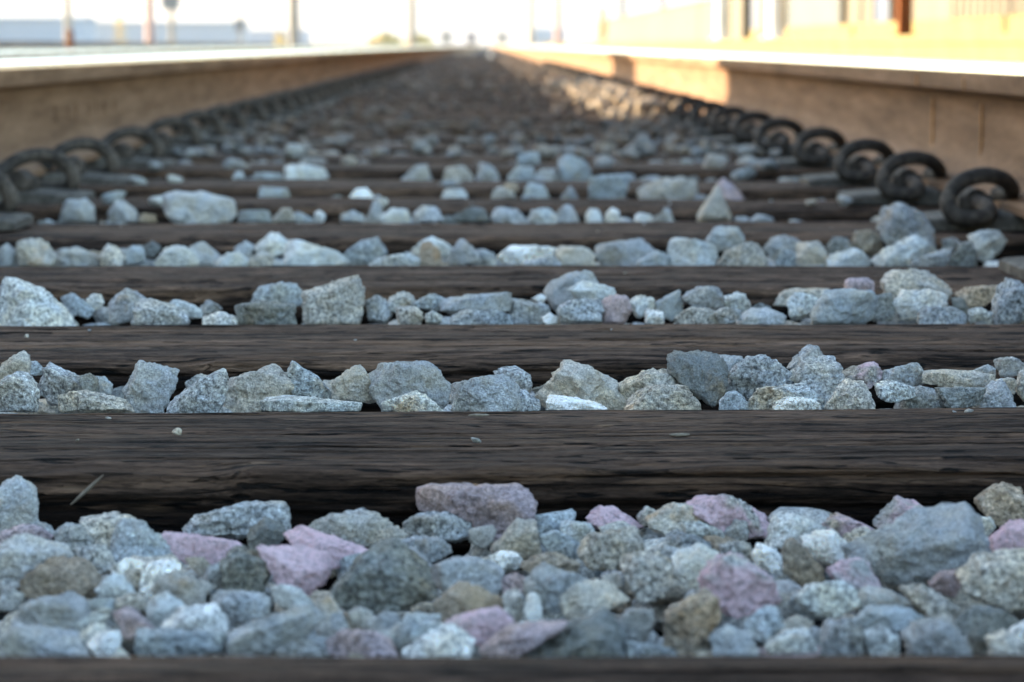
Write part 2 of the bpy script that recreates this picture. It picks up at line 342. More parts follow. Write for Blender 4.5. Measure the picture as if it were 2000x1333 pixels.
# colour codes: g grey blue, b blue grey, d dark grey, l light grey, w whitish, t tan, n brown, m mauve, p pink all over, q grey with a pink patch
GAP0 = '''A g 0,415 85,380 150,420 175,470 175,570 150,610 0,640
A m 0,630 120,600 200,605 235,640 230,680 0,690
A t 380,570 500,552 620,585 640,640 540,690 400,690
A g 250,630 310,590 370,600 430,680 400,720 300,710
A b 560,600 690,610 750,650 820,730 780,780 600,790 520,740
A g 865,610 935,545 1130,497 1320,488 1355,530 1355,600 1200,650 950,650
A d 1165,650 1250,585 1330,610 1350,640 1260,720 1180,700
A g 1440,610 1560,555 1780,555 1850,600 1870,660 1700,690 1480,670
A p 738,660 775,625 830,630 960,655 1080,665 1110,695 1050,765 900,770 850,720
A p 1210,710 1280,720 1400,760 1530,760 1550,800 1500,890 1450,915 1340,880 1290,840
A p 1380,690 1480,640 1560,670 1687,705 1805,740 1790,755 1640,770 1400,720
A g 0,690 60,665 200,670 320,710 350,780 300,820 130,850 30,885 0,860
A n 105,850 180,790 400,765 450,830 480,860 440,930 240,900 110,920
A g 360,700 450,690 520,740 540,790 480,830 380,780
A w 520,800 600,750 680,775 670,850 600,870 540,830
A w 668,840 700,780 770,775 830,830 720,880 690,930 665,900
A t 590,830 660,800 670,880 640,930 600,900
A l 450,900 520,825 570,840 640,920 560,960 490,960
A d 1040,780 1120,715 1240,750 1270,820 1240,900 1080,910 1040,860
A t 710,900 760,840 880,830 1000,880 960,950 880,975 780,950
A g 0,900 60,895 110,920 100,980 0,985
A g 60,1040 130,960 260,930 400,960 430,1030 330,1100 200,1110 80,1090
A b 420,950 500,945 525,990 470,1020 400,990
A l 690,1010 740,955 820,945 870,985 850,1040 760,1080 700,1060
A m 535,1010 580,990 660,1030 720,1090 640,1120 570,1080
A w 770,1090 880,1000 1010,1000 1075,1080 1000,1120 880,1115
A b 650,1100 760,1085 960,1110 1070,1100 1060,1180 900,1230 700,1230 640,1180
A g 1000,970 1060,920 1190,930 1260,960 1250,1020 1100,1060 1020,1030
A l 1275,900 1330,880 1410,900 1470,960 1480,1000 1390,1010 1300,960
A g 1065,1120 1180,1060 1350,1000 1440,990 1480,1060 1440,1110 1240,1190 1150,1220 1070,1190
A g 1290,1180 1390,1130 1480,1160 1555,1190 1540,1230 1290,1230
B m -30,1140 30,1095 150,1100 290,1170 280,1220 0,1230
A g 0,1140 60,1080 200,1110 400,1160 460,1220 430,1250 0,1270
A w 420,1170 500,1100 560,1090 570,1140 520,1190 460,1210
A w 470,1230 520,1180 580,1190 640,1240 600,1260 490,1260
A l 380,1120 450,1065 500,1080 490,1130 410,1160
A t 890,770 960,755 990,790 940,810
A g 980,790 1040,770 1070,860 1010,900 960,850
A g 1490,960 1540,925 1580,960 1600,1010 1630,1050 1610,1100 1500,1090
A l 340,1060 440,1010 510,1020 480,1090 380,1120
A t 530,960 600,930 680,940 700,990 620,1010 540,990
B d 0,890 60,820 150,740 270,735 380,800 480,880 480,930 330,960 200,1005 110,990 20,940
B q 240,740 320,715 400,725 470,800 480,845 380,840 280,790
B m 430,440 480,425 760,425 900,450 940,480 935,530 900,590 770,655 640,600 425,540
B g 325,590 390,550 560,545 650,590 660,640 560,670 400,650 330,630
B t 200,620 290,600 360,640 300,690 220,690
B g 240,680 420,650 520,660 570,720 480,760 330,740 250,720
B t 650,610 740,600 760,650 700,700 650,670
B t 750,700 820,620 900,590 960,600 970,680 960,740 850,760 770,740
B b 940,590 1000,570 1060,600 1050,640 980,650
B b 980,640 1060,620 1150,670 1180,710 1120,750 1040,720
B w 690,760 760,730 880,745 905,775 850,790 740,775
B g 470,790 560,750 700,760 800,820 800,890 640,910 520,900 475,850
B n 880,800 960,760 1080,750 1160,780 1140,840 960,820
B m 790,850 870,820 910,850 890,900 800,910
B g 900,880 960,810 1060,800 1170,840 1180,900 1080,990 990,1010 920,960
B p 1200,560 1260,515 1340,530 1400,560 1460,600 1380,620 1270,615 1210,600
B l 1070,610 1130,580 1200,590 1230,630 1170,670 1090,640
B t 1160,740 1220,640 1340,620 1450,650 1460,710 1370,800 1240,800
B g 1435,560 1480,505 1530,530 1510,590 1450,600
B t 1480,570 1590,497 1700,500 1740,560 1720,640 1600,650 1500,610
B g 1540,690 1620,640 1687,640 1780,690 1760,740 1650,750 1560,730
B t 1370,820 1420,750 1540,740 1600,800 1590,880 1520,930 1440,940 1400,880
B n 475,960 560,890 680,900 780,940 820,1010 700,1050 560,1050 490,1010
B t 1050,950 1120,880 1200,860 1320,920 1360,960 1250,1010 1120,1020
B w 900,1000 915,920 940,920 980,990 985,1050 920,1075
B q 540,1090 640,1020 760,985 840,1030 850,1060 740,1100 680,1150 600,1140
B w 330,1180 440,1110 560,1100 660,1160 640,1220 330,1220
B m 690,1190 800,1110 960,1060 1100,1040 1090,1080 960,1160 860,1220 700,1220
B d 860,1215 1000,1140 1150,1060 1290,1050 1350,1130 1400,1220 1380,1250 870,1250
B g 1340,1050 1400,990 1500,1000 1510,1070 1460,1150 1380,1130
B g 70,1010 130,980 190,1010 180,1060 110,1090
B g 150,1060 230,1010 310,1030 320,1070 250,1130 170,1100
B b 270,1110 350,1045 500,1045 500,1085 380,1130 300,1170
B g 0,1010 40,1010 75,1070 20,1100 -30,1080
B t 1270,830 1330,820 1360,890 1300,900
B b 1380,1140 1450,1160 1560,1170 1660,1220 1640,1260 1460,1250 1400,1230
B t 800,920 880,910 900,1000 860,1060 820,1010
C q 80,510 200,455 320,465 400,510 470,580 490,640 400,650 280,640 150,560
C g 280,640 330,570 385,585 390,650 330,665
C l 495,640 540,580 600,570 720,600 740,650 620,700 480,700
C q 730,580 790,550 860,560 980,610 950,625 830,640 740,610
C w 650,680 730,630 800,625 860,690 840,750 760,780 700,740
C t 830,640 920,610 990,640 960,690 870,690
C q 1005,610 1040,540 1100,478 1190,500 1250,560 1240,590 1110,630
C g 850,690 1000,640 1200,590 1430,540 1460,600 1500,700 1420,760 1230,840 1080,865 960,830 880,760
C n 1465,470 1500,440 1560,415 1687,450 1700,560 1610,600 1540,570 1480,520
C l 1450,560 1520,560 1555,600 1500,640 1450,620
C p 1530,670 1600,610 1687,570 1720,700 1680,800 1610,790 1550,740
C n 548,720 570,670 620,665 680,730 745,810 735,850 660,890 600,850 560,790
C w 405,740 430,695 490,715 550,790 540,800 430,790
C g 260,690 340,670 400,690 410,760 350,780 270,740
C l 30,800 80,750 190,710 260,740 250,830 150,870 50,870
C q 180,850 230,760 310,735 400,790 480,830 530,950 450,1000 300,1010 200,940
C q 765,800 830,760 930,760 980,820 1000,880 900,890 800,850
C m 1240,880 1290,830 1370,820 1390,870 1340,920 1260,910
C l 600,940 680,880 800,860 900,900 920,970 840,1010 720,1030 640,990
C t 1380,860 1480,780 1600,770 1740,800 1740,1000 1560,980 1440,930
C g 890,960 960,910 1080,920 1150,960 1100,1000 980,1010 900,1000
C t 1150,930 1220,900 1330,950 1400,1000 1360,1060 1240,1030
C b 890,1060 960,1000 1130,990 1240,1030 1260,1070 1130,1100 960,1090
C n 0,1030 100,950 230,920 240,1040 220,1180 100,1250 0,1250
C d 1360,1050 1440,980 1600,1000 1680,1060 1560,1090 1420,1100
C g 1155,1140 1230,1060 1340,1050 1400,1130 1450,1200 1380,1240 1170,1240
C b 360,1060 440,1000 540,1010 560,1070 460,1130 380,1120
C t 530,1060 620,1020 700,1050 670,1090 560,1100
C g 740,1140 790,1050 850,1040 930,1110 940,1210 760,1220
C l 470,1160 560,1100 680,1100 720,1190 540,1200
C l 940,1110 1030,1080 1090,1120 1100,1210 960,1215
C t 100,1240 150,1200 230,1200 270,1245 260,1270 110,1270
C g 210,1110 280,1070 400,1110 430,1170 350,1220 240,1210
C w 1620,1090 1687,1060 1720,1130 1650,1150
C t 1520,1130 1600,1100 1687,1150 1700,1240 1540,1240
C g -60,720 0,690 70,720 60,770 0,790
C g 0,660 60,635 150,680 140,730 40,740
C b 90,600 170,590 270,630 280,690 200,690 120,660
C m 360,1220 500,1180 640,1190 720,1200 700,1240 380,1250'''
# rows behind a sleeper: tile, colour, row (f front, m middle, b back), outline
GAP1 = '''D t m 0,760 60,710 100,685 160,710 168,780 130,830 0,860
D b b 165,740 210,740 240,780 210,810 165,810
D g f 0,850 80,815 160,840 210,900 200,1010 0,1010
D g m 210,900 240,790 275,760 380,800 480,850 540,920 500,970 300,970
D d m 430,820 490,805 530,850 540,920 470,900
D b b 510,820 570,820 625,870 620,920 550,925
D t f 330,920 420,900 530,920 700,960 730,1010 340,1010
D g m 690,890 720,830 775,735 870,770 975,780 990,820 940,930 900,1010 720,1010
D g f 950,970 1060,870 1180,800 1230,785 1280,820 1260,920 1220,1010 950,1010
D t m 1235,900 1290,830 1400,800 1500,770 1580,800 1670,870 1650,920 1500,1000 1280,1010
D g b 1040,850 1110,805 1160,820 1100,870 1050,880
D b m 1600,800 1640,735 1700,780 1780,830 1850,910 1860,950 1650,960
D l f 1450,960 1600,940 1900,950 2000,960 1990,1010 1450,1010
D t b 1800,840 1900,840 1950,900 1900,950 1820,900
E t m 0,850 60,800 130,775 185,790 200,850 260,940 200,960 0,940
E g m 210,850 320,750 400,745 500,750 600,800 660,870 665,940 600,1010 300,1000 230,920
E l f 280,960 380,925 470,915 540,940 600,1000 590,1010 280,1010
E g f 670,930 700,850 790,840 880,815 960,860 1020,940 1030,1010 670,1010
E g m 900,800 960,780 1050,780 1100,810 1110,880 1080,920 980,860
E g f 1020,920 1060,910 1110,950 1160,980 1150,1010 1030,1010
E t m 1150,920 1210,850 1280,765 1400,757 1470,790 1550,880 1630,950 1620,1010 1200,1000
E w f 1190,985 1300,950 1440,955 1530,985 1520,1010 1190,1010
E t m 1590,880 1680,820 1780,785 1870,800 1960,860 1900,920 1640,960
E t f 1640,970 1750,890 1880,870 1990,890 2050,980 2050,1010 1640,1010
E d b 1110,890 1180,870 1220,900 1160,940
F d m 5,740 80,708 230,730 310,760 340,830 330,900 250,980 150,900 20,800
F g b 290,720 350,705 430,715 420,770 340,800
F g m 345,860 370,790 440,720 560,700 620,740 700,810 700,850 620,900 480,930 360,920
F g b 680,770 740,700 810,650 850,660 880,720 850,760 740,780
F g m 700,830 760,750 850,740 970,745 985,800 990,880 900,920 740,880
F l f 460,960 520,880 660,870 790,880 850,920 890,960 870,1010 460,1010
F b f 295,970 340,910 400,900 450,950 440,1010 300,1010
F w f 600,980 680,945 780,945 860,980 860,1010 600,1010
F t f 895,980 960,890 1040,855 1100,865 1150,930 1160,1000 900,1010
F q m 995,820 1080,770 1160,745 1200,770 1200,820 1140,860 1010,860
F g m 1190,840 1230,785 1320,760 1390,740 1440,790 1445,860 1330,880 1200,870
F l f 1170,860 1280,850 1400,880 1390,930 1290,960 1180,920
F t m 1445,830 1480,800 1600,790 1800,805 1950,820 1940,870 1700,880 1450,870
F g f 1325,930 1400,890 1520,900 1560,960 1540,1010 1330,1010
F d f 1510,880 1680,880 1790,900 1760,980 1560,990
F g f 1730,980 1800,900 1880,870 1940,950 1960,1010 1730,1010
F t m 1800,880 1850,840 1930,820 1960,860 1950,920 1880,890
F g b 1840,760 1880,720 1950,712 2000,740 2000,800 1880,810
F g b 1720,790 1790,760 1840,780 1840,805
F t m 1955,900 1980,800 2030,790 2030,990'''
GAP2 = '''D l m 0,290 60,265 150,330 260,360 340,420 420,500 420,530 0,540
D b b 330,380 400,350 460,390 520,450 500,490 400,460
D w b 480,400 510,360 550,360 580,410 540,450 490,440
D g m 605,480 640,380 680,345 760,370 800,410 760,480 620,530
D g f 760,420 880,405 960,430 1050,490 1050,530 740,530
D l m 940,420 970,385 1060,410 1120,440 1130,490 1040,490
D g b 1120,430 1160,390 1210,410 1240,450 1140,465
D w f 1130,495 1240,460 1340,500 1330,530 1130,530
D b b 1410,370 1440,320 1550,300 1650,300 1690,350 1690,420 1400,420
D d f 1310,430 1380,410 1500,400 1640,420 1650,470 1640,530 1330,530
D t m 1700,345 1800,310 2000,285 2035,370 2010,530 1710,530
E g m 180,400 230,370 300,400 330,470 290,520 200,500
E g m 310,390 370,355 430,370 460,410 420,450 320,450
E t f 360,440 450,430 500,460 480,520 370,520
E b m 450,410 540,360 620,390 600,450 500,440
E l f 515,480 560,450 610,480 600,520 520,520
E g m 595,430 680,380 960,350 990,390 980,450 800,480 640,460
E g f 660,490 760,450 850,460 860,520 660,530
E b f 820,440 900,440 1000,480 1010,530 850,530
E g m 985,440 1010,390 1090,395 1200,420 1220,470 1130,520 1020,520
E w b 1115,380 1150,360 1190,380 1170,410
E g b 1205,370 1240,310 1320,260 1400,225 1460,240 1480,300 1440,380 1250,440
E l m 1310,330 1360,300 1480,300 1590,330 1590,370 1500,390 1380,400
E g f 1250,440 1330,390 1480,385 1510,440 1480,520 1280,520
E m f 1500,420 1560,370 1640,375 1670,440 1620,520 1510,520
E l m 1660,400 1720,370 1790,380 1790,450 1700,490
E w f 1750,465 1840,465 1850,520 1750,520
E w f 1170,490 1210,465 1255,490 1250,520 1180,520
E b m 1800,410 1860,380 1930,340 1950,400 1940,480 1830,460
F g m 90,370 190,315 270,315 320,370 310,440 180,450
F l m 320,380 400,355 440,370 475,430 400,470 300,450
F t f 50,490 130,435 230,440 300,480 310,530 50,530
F g f 280,460 340,430 420,450 420,500 300,520
F d m 470,440 520,405 590,430 590,480 500,480
F g f 400,500 470,450 600,460 680,490 680,530 400,530
F t b 600,420 650,340 780,330 900,330 900,400 700,420
F l m 680,400 730,350 800,355 880,400 860,470 700,490
F b f 820,490 900,370 960,340 1120,340 1180,370 1170,480 1120,530 830,530
F m b 1000,300 1040,270 1120,270 1165,300 1160,360 1000,360
F t b 1215,290 1260,240 1360,235 1480,270 1600,350 1560,400 1240,390
F w m 1275,400 1330,340 1440,340 1590,370 1560,420 1440,460 1380,500 1310,500
F g f 1410,480 1470,430 1580,430 1680,480 1690,530 1410,530
F d m 1170,370 1260,360 1280,440 1240,500 1150,500
F n b 1620,370 1700,320 1840,310 1860,340 1740,430 1660,440
F g f 1830,450 1850,370 1930,290 2000,310 2040,480 1830,530
F d m 1590,380 1660,390 1710,470 1690,510 1640,500
F l f 1700,450 1780,440 1820,490 1700,520'''
GAP3 = '''D g m 0,100 30,80 90,130 80,190 0,230
D t m 95,130 110,60 190,50 270,90 330,160 300,210 100,210
D g m 360,160 390,105 470,110 550,150 550,210 370,210
D t m 555,150 590,100 650,110 690,170 660,210 560,210
D b m 690,130 740,90 800,110 810,170 700,200
D d b 795,100 845,70 890,110 860,150 810,150
D l f 870,170 920,110 1020,90 1090,110 1110,190 1000,220 880,220
D g m 1060,90 1130,65 1180,110 1210,190 1120,200
D l f 1215,180 1270,130 1330,125 1400,180 1380,230 1220,220
D g b 1310,100 1370,60 1420,90 1400,150 1320,140
D l b 1420,110 1470,60 1560,40 1620,80 1610,130 1500,150
D t f 1400,160 1450,120 1520,140 1530,210 1400,220
D l m 1590,130 1640,60 1720,70 1880,120 1920,180 1850,220 1620,220
E b m 70,130 140,70 240,45 290,130 230,190 80,210
E l f 200,190 280,150 400,130 480,160 480,220 210,220
E l b 450,100 520,50 600,55 660,90 640,150 460,140
E n f 470,180 500,90 560,80 600,120 610,200 480,220
E g m 640,160 680,90 740,60 800,120 810,180 660,200
E g m 780,130 850,110 910,140 910,200 790,210
E w m 920,150 970,100 1090,85 1200,95 1240,150 1170,190 940,190
E g f 1060,180 1200,150 1270,190 1260,220 1060,220
E t m 1245,130 1300,95 1400,95 1460,130 1460,210 1260,210
E g m 1470,140 1520,80 1640,60 1740,80 1800,130 1760,210 1500,210
E b f 1700,180 1820,120 1880,150 1870,220 1700,220
F b b 220,70 270,0 400,-10 440,50 420,100 260,110
F l f 20,60 120,50 250,70 300,140 250,220 0,220
F t f 285,190 340,120 420,80 500,75 560,160 560,220 290,220
F g b 545,110 600,60 690,40 760,70 760,150 620,170
F b f 610,180 650,110 720,120 730,200 620,220
F t m 730,130 770,70 850,65 890,110 910,190 740,210
F d b 905,100 940,45 1030,70 1040,120 920,140
F l f 900,180 960,140 1080,110 1140,160 1120,220 900,220
F n b 1045,80 1060,10 1150,0 1210,40 1210,130 1100,130
F g b 1190,0 1260,-110 1320,-140 1400,-100 1420,-20 1500,40 1480,100 1250,90
F l m 1180,180 1240,110 1400,30 1480,80 1520,130 1400,200 1200,220
F g f 1380,170 1480,130 1600,110 1560,210 1380,220
F d m 1580,170 1640,90 1700,60 1730,120 1730,220 1580,220
F l b 1700,50 1760,10 1860,0 1900,60 1840,130 1750,170
F g b 1540,60 1600,40 1650,80 1560,130'''
TILE['G'] = (100, 280, 2.857); TILE['H'] = (750, 280, 2.857)
GAP4 = '''G g f 640,290 680,275 800,280 1010,325 1035,380 1000,440 690,440 640,400
G l f 700,420 730,365 770,370 800,440
G w m 1470,400 1500,375 1530,400 1520,440 1480,440
G b m 1050,380 1200,375 1220,440 1050,440
G t m 1230,440 1290,365 1340,370 1360,440
G g f 1620,400 1680,375 1740,400 1745,440 1620,440
G g m 1750,440 1800,330 1840,340 1860,440
G l f 1840,410 1900,370 1990,370 2010,440 1840,440
G g m 60,390 90,320 180,315 240,370 250,440 70,440
G g m 320,400 360,330 400,340 460,410 460,440 330,440
G n f 490,420 510,390 580,400 590,440 490,440
H g m 170,400 220,355 300,370 320,440 170,440
H d f 400,400 480,360 560,370 590,440 400,440
H g m 600,410 640,370 750,380 800,440 600,440
H g m 960,400 1000,350 1050,370 1090,440 960,440
H l m 1130,410 1150,370 1200,380 1220,440 1130,440
H w f 1235,400 1270,375 1310,390 1310,440 1235,440
H w m 1400,420 1430,390 1490,400 1500,440 1400,440
H g b 1540,420 1560,370 1600,380 1600,440
H t f 1750,420 1840,320 1860,240 1880,320 1920,370 1940,440 1750,440'''
GAP5 = '''G b f 1155,310 1170,245 1310,255 1330,320 1155,320
G w m 1665,305 1700,260 1760,255 1800,305 1800,325 1665,325
H l m 320,305 360,255 440,255 465,305 465,325 320,325
H t f 595,320 610,265 650,250 720,270 740,320
H g b 990,300 1040,245 1080,320 990,320
H b m 780,320 800,235 900,250 920,320
H b f 1145,290 1150,190 1230,180 1370,175 1360,250 1330,320 1160,320
H t f 1420,305 1480,250 1600,210 1740,210 1750,270 1700,320 1430,320
H m b 1830,280 1880,200 2000,330 1840,340'''
GAP6 = '''G l m 1300,220 1310,135 1400,125 1500,135 1540,200 1530,235 1300,235
G b f 1130,235 1140,165 1280,170 1290,235
G l f 1000,235 1030,160 1070,165 1090,235
H b f 690,190 740,140 830,145 840,200 800,235 720,235
H g m 840,200 860,150 960,150 1010,235 840,235
H b m 970,110 1030,65 1100,90 1155,150 1140,235 1000,235
H t m 330,200 350,140 450,130 500,190 500,235 330,235
H g m 100,200 170,130 240,130 270,235 100,235
H g b 520,180 560,110 600,130 640,190 640,235 520,235'''
# single stones lying loose on top of sleepers
LOOSE = '''H l 3.40 820,430 840,375 900,365 960,420 970,470 910,495 850,470
H b 4.88 740,110 750,65 860,65 870,110 860,130 745,130
H n 4.00 670,265 680,225 740,230 750,270'''

# stones worth a name of their own: (tile, first outline point) -> (label, category)
NAMED = {
 ('A', '0,415'): 'upright speckled grey stone at the left edge, leaning on the nearest full sleeper',
 ('A', '865,610'): 'long dark granite stone with a humped right end, against the black sleeper front',
 ('A', '738,660'): 'long pink stone left of the centre, directly below the long dark humped granite stone',
 ('A', '1210,710'): 'chunky pale pink stone pointing right, above the big dark boulder-like stone',
 ('A', '1380,690'): 'thin tapering pink slab, the highest of the pink stones left of centre',
 ('B', '430,440'): 'large mauve grey flat-topped stone standing against the sleeper under the orange wood splinters',
 ('B', '1200,560'): 'rounded pink stone right of the large flat-topped mauve stone',
 ('B', '540,1090'): 'lilac and grey stone with a slanting top beside the small white upright sliver',
 ('B', '240,740'): 'dusky pink and plum stone behind the big dark boulder-like stone',
 ('B', '860,1215'): 'big smooth dark grey wedge at the bottom centre, right of its pinkish neighbour',
 ('B', '690,1190'): 'pale mauve slanting stone tucked against the left of the big dark wedge',
 ('B', '0,890'): 'big dark boulder-like stone with a hollow under its right side',
 ('B', '690,760'): 'flat white flake lying among grey stones in the middle of the nearest ballast',
 ('B', '900,1000'): 'small white sliver standing upright left of the big dark wedge',
 ('C', '80,510'): 'rough humped granite stone with a broad pink patch, highest right of the centre',
 ('C', '730,580'): 'low grey stone with a lilac top against the dark sleeper face',
 ('C', '1005,610'): 'pointed grey stone whose right shoulder is pink',
 ('C', '850,690'): 'very large flat grey-green slab slanting up to the right',
 ('C', '1465,470'): 'olive brown stone at the right edge of the photo, highest on its pile',
 ('C', '1530,670'): 'bright pink stone at the right edge beside the end of the large slab',
 ('C', '548,720'): 'narrow brown stone leaning to the left with a pink lower edge',
 ('C', '405,740'): 'small white wedge left of the narrow leaning brown stone',
 ('C', '765,800'): 'curved grey and lilac stone tucked under the left end of the large slab',
 ('C', '180,850'): 'large pale stone with a pinkish crown below the rough pink-patched stone',
 ('C', '0,1030'): 'tall brown-grey stone with a sharp right edge, in the bottom right quarter',
 ('A', '770,1090'): 'bright whitish flat-topped stone low on the left, above a dark bluish stone',
 ('D', '690,890'): 'upright blocky grey stone with a dark gap on its right, behind the nearest full sleeper',
 ('E', '210,850'): 'widest rounded grey stone left of centre, behind the nearest full sleeper',
 ('E', '1150,920'): 'tan-grey pyramid-shaped stone with a rusty right corner, behind the nearest full sleeper',
 ('F', '995,820'): 'small purplish stone lying on the row behind the nearest full sleeper',
 ('F', '345,860'): 'big rounded grey stone between a flat dark one and a stacked pair, right of centre',
 ('F', '680,770'): 'small pointed stone perched highest in the row behind the nearest full sleeper',
 ('D', '1700,345'): 'square-cut block with a pale flat top in the second row of stones',
 ('E', '1205,370'): 'peaked blue-grey stone standing highest near the centre of the second row of stones',
 ('F', '1215,290'): 'broad mottled stone perched at the right of the second row of stones',
 ('F', '1275,400'): 'whitest big stone on the right of the second row of stones',
 ('F', '1190,0'): 'tall pointed grey stone on a heap near the right hand rail clips',
 ('D', '0,290'): 'large pale stone with a long slope, leftmost in the second row of stones',
 ('H', '820,430'): 'pale oval stone lying loose on the edge of a sleeper near the centre',
 ('H', '740,110'): 'small pale blue stone lying loose on a blurred sleeper',
 ('H', '670,265'): 'small orange-tan stone lying loose at the edge of a blurred sleeper',
 ('G', '640,290'): 'long big grey stone on the left beside the rail clips, its top flat',
}
# ------------------------------------------------------------------ ground
def sheet(name, x0, x1, y0, y1, z, mat, nx=2, ny=2, amp=0.0, label=None):
    X, Y = np.meshgrid(np.linspace(x0, x1, nx), np.linspace(y0, y1, ny))
    Z = np.full_like(X, z)
    if amp: Z += (vnoise(X * 9 + 5, Y * 9) - .5) * amp
    V = np.stack([X.ravel(), Y.ravel(), Z.ravel()], 1)
    i = np.arange(nx * ny).reshape(ny, nx)
    Q = np.stack([i[:-1, :-1].ravel(), i[:-1, 1:].ravel(), i[1:, 1:].ravel(), i[1:, :-1].ravel()], 1)
    o = link(name, mesh_np(name, V, Q, [mat], True)); o['kind'] = 'structure'
    if label: o['label'] = label
    return o
sheet('ground', -1400, 1400, -60, 2400, -.20, M['ground'], 2, 2, label='bare dusty yard ground around the tracks')
bed = sheet('ballast_bed', -2.6, 2.6, -1.5, 330, -.075, M['bed'], 60, 700, .012, 'bed of crushed grey granite between and beside the sleepers')
sheet('ballast_bed_adjacent', -5.9, -2.7, -1.5, 330, -.10, M['bed'], 20, 300, .02, 'ballast bed of the neighbouring track on the left')

# ------------------------------------------------------------------ sleepers
ties = []                                     # (near, far) distances of the sleeper tops
for a, b in ((None, 1290), (912, 797), (690, 628), (563, 520), (460, 432), (404, 388)):
    fr = dist(b); nr = dist(a) if a else fr - .235
    ties.append((nr, fr))
for c in (4.28, 4.87, 5.48, 6.05): ties.append((c - .115, c + .115))
while ties[-1][1] < 60: ties.append((ties[-1][0] + rnd.uniform(.54, .58),) * 1 + (0,)); n_ = ties[-1][0]; ties[-1] = (n_, n_ + .23)
def tie_mesh(name, wid, nx, prof, seed, detail):
    """timber with worn arrises, long drying splits and a ragged lip; y from 0 (near face) to wid, top at z 0"""
    L = 1.32; x = np.linspace(-L, L, nx) if nx < 400 else np.r_[np.linspace(-L, -.62, 60)[:-1], np.linspace(-.62, .62, nx - 118), np.linspace(.62, L, 60)[1:]]
    nx = len(x); hgt = .18; r = .006
    # profile: bottom near -> up the near face -> top -> down the far face
    s = []
    n1, n2 = int(prof * .33), int(prof * .5)
    for t in np.linspace(0, 1, n1, endpoint=False): s.append((0, -hgt + t * (hgt - r)))
    for t in np.linspace(0, math.pi / 2, 6): s.append((r - r * math.cos(t), -r + r * math.sin(t)))
    for t in np.linspace(0, 1, n2)[1:-1]: s.append((r + t * (wid - 2 * r), 0))
    for t in np.linspace(0, math.pi / 2, 6): s.append((wid - r + r * math.sin(t), -r + r * math.cos(t)))
    for t in np.linspace(0, 1, 8)[1:]: s.append((wid, -r - t * (hgt - r)))
    s = np.array(s); d = np.r_[0, np.cumsum(np.linalg.norm(np.diff(s, axis=0), axis=1))]
    nrm = np.zeros_like(s)
    tg = np.gradient(s, axis=0); nrm[:, 0] = -tg[:, 1]; nrm[:, 1] = tg[:, 0]; nrm /= np.linalg.norm(nrm, axis=1)[:, None] + 1e-9
    X, S = np.meshgrid(x, d, indexing='ij'); o = seed * 17.3
    wav = (vnoise(X * 3 + o, S * 0 + 3) - .5) * .010 + (vnoise(X * 11 + o, S * 0 + 7) - .5) * .003
    SS = S + wav
    disp = (vnoise(X * 2.5 + o, SS * 60 + o) - .5) * .0026
    disp += (vnoise(X * 8 + o, SS * 190) - .5) * .0016
    disp += (vnoise(X * 30 + o, SS * 420) - .5) * .0008
    rs = np.random.default_rng(seed)
    if detail:
        for _ in range(110):                       # drying splits following the grain
            sc_ = rs.uniform(.03, d[-1] - .2 + .08); xc = rs.uniform(-1.2, 1.2); ln = rs.choice([.02, .04, .09, .3, .6]); wd = rs.uniform(.0008, .0022)
            yy = sc_ + (vnoise(X * 7 + o + _, X * 0 + _) - .5) * .006
            m = np.exp(-((S - yy) / wd) ** 2) * np.clip(1 - np.abs(X - xc) / ln, 0, 1) ** .5
            disp -= m * rs.uniform(.003, .009)
        lip = d[n1 + 3]                           # broken lip on the near arris
        brk = np.clip(vnoise(X * 4 + o, X * 0 + 21) * 1.4 - .55, 0, 1) + .5 * np.clip(vnoise(X * 17 + o, X * 0 + 4) * 1.5 - .7, 0, 1)
        disp -= np.exp(-((S - lip) / .014) ** 2) * brk * .019
    sag = (vnoise(X * 1.1 + o, X * 0) - .5) * .006
    Y = s[None, :, 0] + nrm[None, :, 0] * disp + ((vnoise(X * 1.6 + o, X * 0 + 11) - .5) * .010 + (vnoise(X * 6 + o, X * 0 + 31) - .5) * .005) * (s[None, :, 0] < wid * .5)
    Z = s[None, :, 1] + nrm[None, :, 1] * disp + sag * (s[None, :, 1] > -.1)
    V = np.stack([X.ravel(), Y.ravel(), Z.ravel()], 1); k = len(s)
    i = np.arange(nx * k).reshape(nx, k)
    Q = np.stack([i[:-1, :-1].ravel(), i[1:, :-1].ravel(), i[1:, 1:].ravel(), i[:-1, 1:].ravel()], 1)
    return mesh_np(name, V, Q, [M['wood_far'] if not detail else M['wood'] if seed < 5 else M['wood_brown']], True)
order = ['first', 'second', 'third', 'fourth', 'fifth', 'sixth', 'seventh', 'eighth', 'ninth', 'tenth', 'eleventh', 'twelfth', 'thirteenth', 'fourteenth', 'fifteenth', 'sixteenth', 'seventeenth', 'eighteenth', 'nineteenth', 'twentieth']
look = ['blurred dark timber sleeper cut off by the bottom edge of the photo',
        'widest black-brown timber sleeper in sharp focus with long drying splits on its top',
        'brown timber sleeper with a ragged pale front lip, next behind the sharp front one',
        'narrow-looking brown sleeper behind the second row of stones, with a smooth light front edge',
        'sleeper just behind the third row of stones, its ends under the nearest visible rail clips']
far_mesh = [tie_mesh('sleeper_far', .23, 60, 40, 90 + k, False) for k in range(4)]
sleepers = []
